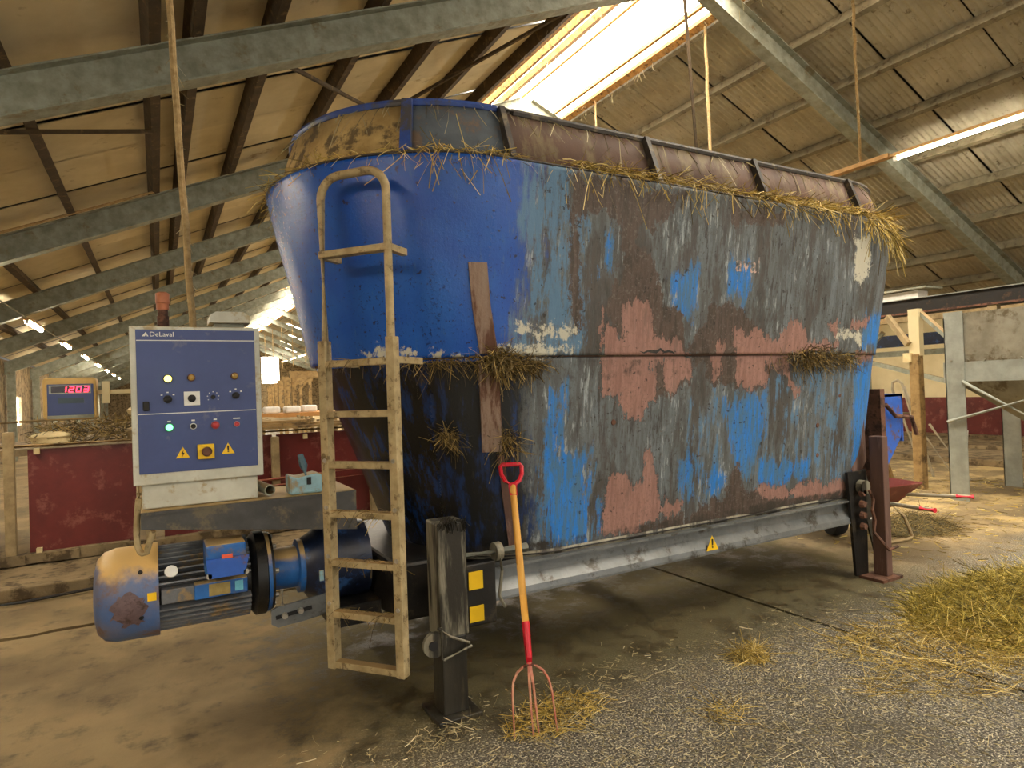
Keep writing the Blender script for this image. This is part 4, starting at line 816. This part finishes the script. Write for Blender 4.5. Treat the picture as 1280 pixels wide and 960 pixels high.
# stalls behind
def divider(x, y, s, label, group):
    d = empty('stall_divider', (x, y, 0), label, 'stall divider', group)
    MB().tube([(x, y, 0), (x, y, 1.15)], .03, 8).build('post', m_pole, d)
    pts = [(x, y, 1.1), (x + .5 * s, y + .1, 1.12), (x + 1.4 * s, y + .2, 1.05), (x + 1.6 * s, y + .22, .85), (x + 1.4 * s, y + .2, .6), (x + .6 * s, y + .1, .5), (x, y, .45)]
    MB().tube(pts, .025, 8).build('loop_bar', m_pole, d, True)
for i in range(5): divider(-.5 + .1 * i, 9.4 + 1.2 * i, 1, 'bent tube stall divider behind the red partition', 'stall dividers behind the partition')
for i in range(6): divider(1.8 + .05 * i, 8.0 + .62 * i, -1, 'bent tube stall divider beyond the wooden top rail', 'stall dividers beyond the top rail')
def lump(name, x, y, z, sx, sy, sz, mat, label, cat):
    b = bmesh.new(); bmesh.ops.create_icosphere(b, subdivisions=3, radius=1)
    for v in b.verts:
        n = 1 + .16 * math.sin(v.co.x * 4.1 + x * 7) * math.cos(v.co.y * 3.3 + y) + .1 * math.sin(v.co.z * 6 + x)
        v.co = Vector((v.co.x * sx * n, v.co.y * sy * n, v.co.z * sz * n)) + Vector((x, y, z))
    me = bpy.data.meshes.new(name); b.to_mesh(me); b.free(); return tag(link(name, me, mat, None, True), label, cat)
rk = empty('slatted_platform', (-1.0, 7.9, 0), 'raised dirty platform carrying pale lumps behind the red partition', 'platform')
MB().lim(-2.6, .3, 7.3, 8.9, 1.0, 1.06).build('deck', m_conc, rk)
for x in (-2.5, -.8, .2):
    for y in (7.4, 8.8): MB().lim(x - .04, x + .04, y - .04, y + .04, 0, 1.0).build('leg', m_pole, rk)
lump('pale_sack', -.93, 7.75, 1.13, .17, .16, .075, m_hide, 'pale crumpled sack on the platform edge under the display', 'sack')
lump('pale_sack', -.12, 8.7, 1.34, .2, .3, .12, m_hide, 'pale long sack beside the control cabinet edge', 'sack')
lump('pale_sack', -.2, 7.8, 1.14, .1, .12, .08, m_pole, 'small tan bundle on the platform by the red panel corner', 'bundle')
P = np.stack([rng.uniform(-1.1, -.1, 900), rng.uniform(7.65, 8.4, 900), rng.uniform(1.07, 1.28, 900)], 1)
tag(link('twig_litter', strands(P, rdirs(900, .5), rng.uniform(.05, .2, 900), .008, 'twig_litter', m_clump, .3), m_clump), 'tangled dark litter heaped on the platform', 'litter', None, 'stuff')
tag(MB().tube([(-2.2, 7.7, 1.27), (-.55, 7.72, 1.33)], .025, 8).build('pipe_rail', m_pole), 'horizontal pale pipe behind the weighing display', 'pipe')
# planks on the rail and receding timber frames
for i in range(3):
    tag(MB().bar((.5 + .05 * i, 6.80 + .07 * i, 1.15 + .027 * i), (2.9 - .75 * i, 6.84 + .05 * i, 1.15 + .027 * i), .12, .025).build('plank', m_wood), ['lowest and longest rough plank lying on the partition top rail', 'middle rough plank of the stack on the partition', 'topmost short plank of the stack on the partition'][i], 'plank', 'planks on the partition')
for i in range(7):
    y = 17 + 4.2 * i; x = 3.05 + .5 * i; t = empty('timber_rack', (x, y, 0), 'orange-lit timber rack frame standing in the far stalls', 'timber rack', 'timber racks')
    for dx in (0, .75): MB().lim(x + dx - .05, x + dx + .05, y - .05, y + .05, 0, 2.0).build('post', m_wood, t)
    MB().lim(x - .1, x + .85, y - .06, y + .06, 1.95, 2.12).build('head_beam', m_wood, t); MB().bar((x, y, 1.5), (x + .4, y, 1.95), .06, .06).build('knee_brace', m_wood, t); MB().lim(x - .1, x + .85, y - .1, y + .1, .95, 1.1).build('sill_board', m_wood, t)
bn = empty('wooden_bench', (2.2, 12, 0), 'long wooden bench in front of the timber racks', 'bench'); MB().lim(1.5, 3.0, 11.6, 12.4, 1.11, 1.18).build('bench_top', M('orange_wood', S(206, 150, 86), S(170, 118, 60), 6, .7), bn)
for x in (1.55, 2.25, 2.95):
    for y in (11.65, 12.35): MB().lim(x - .04, x + .04, y - .04, y + .04, 0, 1.11).build('leg', m_wood, bn)
for i, (x, y) in enumerate(((1.95, 11.8), (2.3, 12.1), (1.62, 11.9))):
    tag(MB().lim(x, x + .26, y - .1, y + .2, 1.18, 1.30, .03).build('white_tub', m_white), ['white tub between two others on the wooden bench', 'white tub at the mixer end of the wooden bench', 'white tub at the cabinet end of the wooden bench'][i], 'tub', 'white tubs on the bench')
for i in range(9):
    x = 9.31; y = 24 + 3.6 * i
    tag(MB().tube([(6.9, y, zu(6.9) + .3), (6.9, y, 3.3)], .03, 5).build('hanging_cable', m_rope), 'thin cable hanging from the distant roof light', 'cable', 'distant hanging cables')

# ================================================================ ROPES
def rope(p, q, r, label, cat='rope', fuzz=160, name='hanging_rope'):
    p, q = Vector(p), Vector(q); pts = [p.lerp(q, i / 14) + Vector((random.uniform(-1, 1), random.uniform(-1, 1), 0)) * r * .35 for i in range(15)]
    t = empty(name, tuple(q), label, cat); MB().tube(pts, r, 8).build('cord', m_rope, t, True)
    if fuzz:
        P = np.array([tuple(p.lerp(q, rng.random())) for _ in range(fuzz)]); D = rdirs(fuzz, .3); D[:, 2] -= .7
        tag(link('fuzz', strands(P, D, rng.uniform(.015, .05, fuzz), .003, 'fuzz', m_chaff, .3, .4), m_chaff, t), None, None, None, 'stuff')
rope((.09, 3.9, 3.68 + .55), (.21, 3.9, 1.0), .018, 'thick frayed rope hanging behind the control cabinet')
rope((6.62, 6.15, zu(6.62) + .345), (6.62, 6.15, 2.2), .02, 'frayed rope hanging from the ridge light behind the mixer')
rope((7.3, 4.5, 5.95), (9.31, 5.72, 4.66), .017, 'slanting rope holding the tube light rail')
rope((6.6, 8.6, zu(6.6) + .345), (6.6, 8.6, 2.5), .015, 'thin rope dangling from the far part of the ridge light', fuzz=40)
tag(MB().tube([(5.9, 5.8, 6.3), (6.66, 6.3, 2.3)], .022, 8).build('stay_pipe', m_purlin), 'thin dirty stay pipe slanting down from the ridge', 'pipe')
rope((-3.2, 9.42, zu(-3.2) + .33), (.02, 9.42, zu(.02) + .33), .016, 'sagging dusty wire along the second rafter', 'wire', 60, 'sagging_wire')
n = 300; x = rng.choice([4.66, 5.36, 6.62], n) ; P = np.stack([x + rng.normal(0, .04, n), rng.uniform(4.5, 14, n), 0 * x], 1); P[:, 2] = [zu(a) + .33 for a in P[:, 0]]; D = rdirs(n, .3); D[:, 2] -= 2.2; D /= np.linalg.norm(D, axis=1, keepdims=True)
tag(link('cobwebs', strands(P, D, rng.uniform(.04, .2, n), .004, 'cobwebs', m_chaff, .25, .3), m_chaff), 'dusty cobweb threads hanging from the ridge light bars', 'cobweb', None, 'stuff')

# ================================================================ RIGHT BACKGROUND
hp = empty('feed_hopper', (8.5, 3.2, 0), 'galvanised feed hopper on tall posts with crossed braces', 'hopper')
MB().lim(8.0, 8.012, 1.6, 4.0, 1.58, 2.14).build('side_panel', m_hop, hp); MB().lim(8.0, 9.7, 3.99, 4.0, 1.58, 2.14).build('side_panel', m_hop, hp); MB().lim(9.69, 9.7, 1.6, 4.0, 1.58, 2.14).build('side_panel', m_hop, hp)
MB().lim(7.985, 8.02, 1.6, 4.02, 1.36, 1.585).build('rim_beam', m_hoppost, hp); MB().lim(8.0, 9.7, 3.99, 4.02, 1.36, 1.585).build('rim_beam', m_hoppost, hp)
for i in range(13): MB().lathe([(0, .016), (.012, .012)], (7.985, 3.93 - .17 * i, 1.60), (-1, 0, 0), 6).build('rivet', m_hop, hp)
for i in range(5): MB().lathe([(0, .014), (.01, .010)], (7.995, 3.95, 1.70 + .1 * i), (-1, 0, 0), 6).build('rivet', m_hop, hp)
fu = MB(); a = [fu.bm.verts.new(v) for v in ((8.02, 1.6, 1.4), (9.68, 1.6, 1.4), (9.68, 3.98, 1.4), (8.02, 3.98, 1.4))]; b = [fu.bm.verts.new(v) for v in ((8.6, 2.4, .55), (9.1, 2.4, .55), (9.1, 3.0, .55), (8.6, 3.0, .55))]
for i in range(4): fu.bm.faces.new((a[i], a[(i + 1) % 4], b[(i + 1) % 4], b[i]))
fu.bm.faces.new(b); fu.build('funnel', m_hop, hp)
for x, y in ((8.0, 3.90), (9.45, 3.98), (8.0, 1.7), (9.6, 1.7)):
    m = MB(); m.lim(x - .02, x - .008, y - .10, y + .10, 0, 2.16 if x < 9 else 1.4); m.lim(x - .02, x + .14, y + .09, y + .10, 0, 2.1 if x < 9 else 1.4); m.build('post', m_hoppost, hp)
MB().tube([(7.97, 3.82, 1.36), (7.97, 2.2, .35)], .02, 8).build('brace', m_hoppost, hp); MB().tube([(7.95, 3.98, .90), (7.95, 2.0, 1.9 - .35)], .02, 8).build('brace', m_hoppost, hp)
cv = empty('conveyor_beam', (9, 4, 2.25), 'long black conveyor trough with rusty lower edge above the hopper', 'conveyor')
m = MB(); m.lim(9, 9.02, 1.8, 6.2, 2.31, 2.49); m.lim(9, 9.3, 1.8, 6.2, 2.29, 2.31); m.lim(9.28, 9.3, 1.8, 6.2, 2.31, 2.49); m.build('trough', m_blackbeam, cv)
MB().lim(8.985, 9.0, 1.8, 6.2, 2.29, 2.315).build('lower_edge', m_rust, cv); MB().lim(8.97, 9.02, 1.8, 6.2, 2.49, 2.50).build('upper_edge', m_hoppost, cv)
for y in (3.9, 3.0): MB().lim(9.0, 9.1, y, y + .1, 2.145, 2.29).build('support', m_pole, cv)
tp = empty('timber_post', (8.5, 4.6, 0), 'tall timber post with slanted head braces beside the hopper', 'post')
MB().bar((8.5, 4.6, 0), (8.5, 4.6, 1.72), .12, .12, .01).build('shaft', m_wood, tp); MB().bar((8.52, 4.6, 1.7), (8.52, 4.6, 2.30), .10, .13).build('white_sleeve', m_cream, tp)
MB().bar((8.45, 4.66, 1.85), (8.6, 5.0, 2.25), .06, .07).build('head_brace', m_pole, tp); MB().bar((8.55, 4.55, 2.25), (8.3, 4.12, 1.9), .05, .05).build('head_brace', m_galv, tp); MB().lim(8.42, 8.5, 4.62, 4.72, 1.62, 1.74).build('junction_box', m_hide, tp)
gp = empty('grey_stand', (11.6, 7.3, 0), 'grey steel stand with cross brace in front of the cream wall', 'stand')
MB().lim(11.5, 11.62, 7.1, 7.22, .10, 2.2).build('post', m_galv, gp); MB().bar((11.55, 7.2, 1.85), (11.55, 6.8, 2.25), .06, .06).build('arm', m_galv, gp); MB().bar((11.5, 7.15, 1.75), (11.5, 4.6, 1.0), .05, .08).build('cross_brace', m_galv, gp)
for z0, z1, mt in ((2.0, 2.22, m_navy), (1.82, 1.92, m_galv), (2.45, 2.6, m_pole)): MB().lim(12.2, 12.3, 4.5, 8.4, z0, z1).build('rail', mt, gp)
tag(MB().lim(11.0, 11.3, 5.88, 6.9, 2.63, 2.86, .01).build('white_casing', m_white), 'long white tank on the beam behind the mixer corner', 'casing')  # stands for a bright white panel of unclear kind; lid and shelf added
MBx = MB().lim(10.9, 11.4, 5.7, 7.1, 2.87, 2.90).build('casing_lid', m_galv, bpy.data.objects['white_casing'])
tag(MB().bar((11.15, 5.2, 2.58), (11.15, 8.0, 2.58), .2, .09).build('casing_shelf', m_galv), 'grey shelf beam under the white tank', 'beam')
# step ladder
al = empty('aluminium_ladder', (9.3, 5.2, 0), 'aluminium step ladder with looped top standing behind the timber post', 'ladder')
def a2(p, q, r=.018, nm='stile'): MB().tube([p, q], r, 6).build(nm, m_alu, al)
MB().tube([(9.3, 5.02, .15), (9.3, 5.38, 1.26), (9.3, 5.37, 1.36), (9.3, 5.30, 1.39), (9.3, 5.24, 1.34), (9.3, 5.1, .80)], .02, 6).build('looped_rail', m_alu, al); MB().tube([(9.6, 5.02, .0), (9.6, 5.38, 1.3)], .02, 6).build('stile', m_alu, al)
for t in (.2, .45, .7): a2((9.3, 5.02 + .36 * t, .15 + 1.1 * t), (9.6, 5.02 + .36 * t, .1 + 1.15 * t), .016, 'step')
a2((9.3, 5.05, .75), (9.3, 4.55, 0)); a2((9.6, 5.05, .75), (9.6, 4.55, 0)); a2((9.3, 4.72, .25), (9.6, 4.72, .25), .014, 'step'); a2((9.3, 4.6, .05), (9.6, 4.6, .05), .014, 'step')
ts = empty('wooden_trestle', (8.6, 5.4, 0), 'wooden trestle on the floor behind the mixer leg', 'trestle')
MB().bar((8.5, 5.75, .42), (8.6, 5.0, .42), .12, .05).build('top_board', m_wood, ts)
for y in (5.1, 5.65):
    for s in (-.18, .18): MB().bar((8.55, y, .4), (8.55 + s, y, 0), .05, .05).build('leg', m_wood, ts)
# wheelbarrow
wbw = empty('wheelbarrow', (5.5, 3.5, 0), 'dark red wheelbarrow with red grips half hidden behind the mixer leg', 'wheelbarrow')
tr = MB(); a = [tr.bm.verts.new(v) for v in ((5.15, 3.15, .52), (5.85, 3.15, .50), (5.8, 4.2, .56), (5.2, 4.2, .56))]; b = [tr.bm.verts.new(v) for v in ((5.3, 3.35, .28), (5.7, 3.35, .28), (5.65, 3.95, .28), (5.35, 3.95, .28))]
for i in range(4): tr.bm.faces.new((a[i], a[(i + 1) % 4], b[(i + 1) % 4], b[i]))
tr.bm.faces.new(b); o = tr.build('tray', m_red, wbw); so = o.modifiers.new('t', 'SOLIDIFY'); so.thickness = .01
for s, tip in ((-1, (5.13, 2.70, .42)), (1, (5.90, 2.80, .42))):
    q = Vector((5.5 + .24 * s, 3.3, .40)); MB().tube([(5.5 + .05 * s, 4.35, .2), (5.5 + .15 * s, 3.9, .27), q, tip], .016, 8).build('handle', m_alu, wbw, True)
    e = Vector(tip); d = (e - q).normalized(); MB().tube([e - d * .10, e + d * .02], .020, 8).build('hand_grip', m_redp, wbw, True)
    MB().tube([(5.5 + .22 * s, 3.4, .33), (5.5 + .27 * s, 3.28, .2), (5.5 + .28 * s, 3.22, .03), (5.5 + .2 * s, 3.22, .018), (5.5 - .02 * s, 3.25, .018)], .015, 8).build('leg', m_pole, wbw, True)
MB().lathe([(-.05, .12), (-.045, .165), (0, .18), (.045, .165), (.05, .12)], (5.5, 4.35, .18), (1, 0, 0), 28).build('tyre', m_rubber, wbw, True)
tag(MB().lathe([(-.06, .10), (-.055, .15), (0, .165), (.055, .15), (.06, .10)], (5.42, 3.72, .165), (.9, -.43, 0), 26).build('spare_tyre', m_rubber, None, True), 'small black rubber tyre standing under the mixer rail', 'tyre')
tag(MB().lathe([(0, .11), (.28, .13), (.28, .12), (.02, .1)], (13.2, 6.4, 0.1), (0, 0, 1), 20).build('white_bucket', m_white, None, True), 'white bucket on the ledge by the far red boards', 'bucket')
for k, (y0, y1, x, h) in enumerate(((4.6, 9.5, 11.2, .10), (4.2, 10, 13.2, .10))):
    tag(MB().lim(x, x + 1.6, y0 - 4, y1 + 20, 0, h + .02 * k, .01).build('feed_kerb', m_conc), ['low concrete feed kerb crossing the floor behind the ladder', 'concrete ledge running along the foot of the red boards'][k], 'kerb')
for i in range(3):
    t = empty('white_stall_post', (13.5, 4.6 - 1.3 * i, 0), 'pale stall post with round tubes beyond the hopper', 'stall post', 'stall posts beyond the hopper'); x, y = 13.5, 5.0 - 1.3 * i
    t.location = (x, y, .12); MB().lim(x - .06, x + .06, y - .06, y + .06, .12, .85).build('post', m_hoppost, t); MB().tube([(x, y - .06, .7), (x, y - 1.2, .68)], .03, 8).build('tube', m_pole, t)

# ================================================================ STRAW ON THE FLOOR
def heap(cx, cy_, a, b, h, ang, n, name, label, mat, L=(.03, .12)):
    r = np.sqrt(rng.random(n)) * 1.12; th = rng.random(n) * 2 * np.pi; ux, uy = r * np.cos(th), r * np.sin(th)
    hh = h * np.clip(1 - r * r, 0, 1) * (.70 + .30 * np.sin(ux * 5 + 1) * np.cos(uy * 4) + .22 * np.sin(ux * 13) * np.sin(uy * 11 + 1)) ; ca, sa = math.cos(ang), math.sin(ang)
    P = np.stack([cx + a * ux * ca - b * uy * sa, cy_ + a * ux * sa + b * uy * ca, hh * (.7 + .4 * rng.random(n)) + .006], 1)
    D = rdirs(n, .25); o = tag(link(name, strands(P, D, rng.uniform(*L, n), rng.uniform(.0016, .0038, n), name, mat, .6, .25, .003, 4), mat), label, 'straw', None, 'stuff')
    if h > .1:
        q = MB(); rings = []
        for i in range(9):
            r_ = i / 8 * .97; row = []
            for j in range(40):
                t = j / 40 * 2 * math.pi; x_, y_ = r_ * math.cos(t), r_ * math.sin(t); z_ = h * (1 - r_ * r_) * (.70 + .30 * math.sin(x_ * 5 + 1) * math.cos(y_ * 4) + .22 * math.sin(x_ * 13) * math.sin(y_ * 11 + 1)) * .85
                row.append(q.bm.verts.new((cx + a * x_ * ca - b * y_ * sa, cy_ + a * x_ * sa + b * y_ * ca, max(z_, .001))))
            rings.append(row)
        for u_, v_ in zip(rings[1:], rings[2:]):
            for j in range(40): q.bm.faces.new((u_[j], u_[(j + 1) % 40], v_[(j + 1) % 40], v_[j]))
        q.bm.faces.new(rings[1]); q.build('straw_core', m_core, o, True)
    return o
heap(5.0, 1.72, 1.15, .60, .21, -.2, 34000, 'straw_heap', 'big golden green straw heap on the floor near the far support leg', m_hay)
heap(3.8, 1.88, .70, .28, .04, -.35, 2000, 'straw_drift', 'thin spread of straw trailing off the big heap', m_straw)
heap(3.35, 1.66, .5, .18, .02, -.3, 600, 'straw_drift', 'flat golden straw patch at the front of the big heap', m_straw)
heap(2.68, 2.34, .10, .07, .08, 0, 520, 'straw_tuft', 'small straw tuft alone on the floor below the mixer rail', m_straw, (.025, .08))
heap(2.12, 2.02, .10, .07, .02, .3, 80, 'straw_tuft', 'tiny yellow straw wisp on the dark chaff crust', m_straw, (.04, .10))
heap(1.5, 2.40, .24, .12, .02, .2, 700, 'straw_tuft', 'flat straw mat under the pitchfork tines', m_straw, (.03, .08))
heap(1.0, 2.52, .18, .07, .012, .2, 90, 'straw_tuft', 'sparse straw wisps by the front leg foot plate', m_chaff, (.02, .07))
heap(6.3, 3.5, .5, .35, .12, .2, 2600, 'straw_heap', 'grey green straw heap behind the wheelbarrow leg', m_clump)
n = 9000; P = np.stack([rng.normal(2.4, 1.0, n), rng.normal(1.9, .5, n), np.full(n, .004)], 1)
k_ = (P[:, 1] < 2.75) | (rng.random(n) < .12); P = P[k_]; n = len(P); P = np.concatenate([P, np.stack([rng.uniform(.5, 4.5, 4000), rng.uniform(.9, 2.6, 4000), np.full(4000, .004)], 1)]); n = len(P)
D = rdirs(n, .03); tag(link('scattered_straw', strands(P, D, rng.uniform(.008, .035, n) * (1 + 2.5 * (rng.random(n) < .05)), rng.uniform(.0015, .0035, n), 'scattered_straw', m_chaff, .15, 0, .003), m_chaff), 'chopped straw bits scattered over the dark floor', 'straw', None, 'stuff')
n = 1500; P = np.stack([rng.uniform(5, 10, n), rng.uniform(1.5, 6, n), np.full(n, .004)], 1)
tag(link('scattered_straw', strands(P, rdirs(n, .03), rng.uniform(.03, .12, n), .006, 'scattered_straw', m_straw, .15, 0, .003), m_straw), 'pale straw swept across the floor around the hopper', 'straw', None, 'stuff')
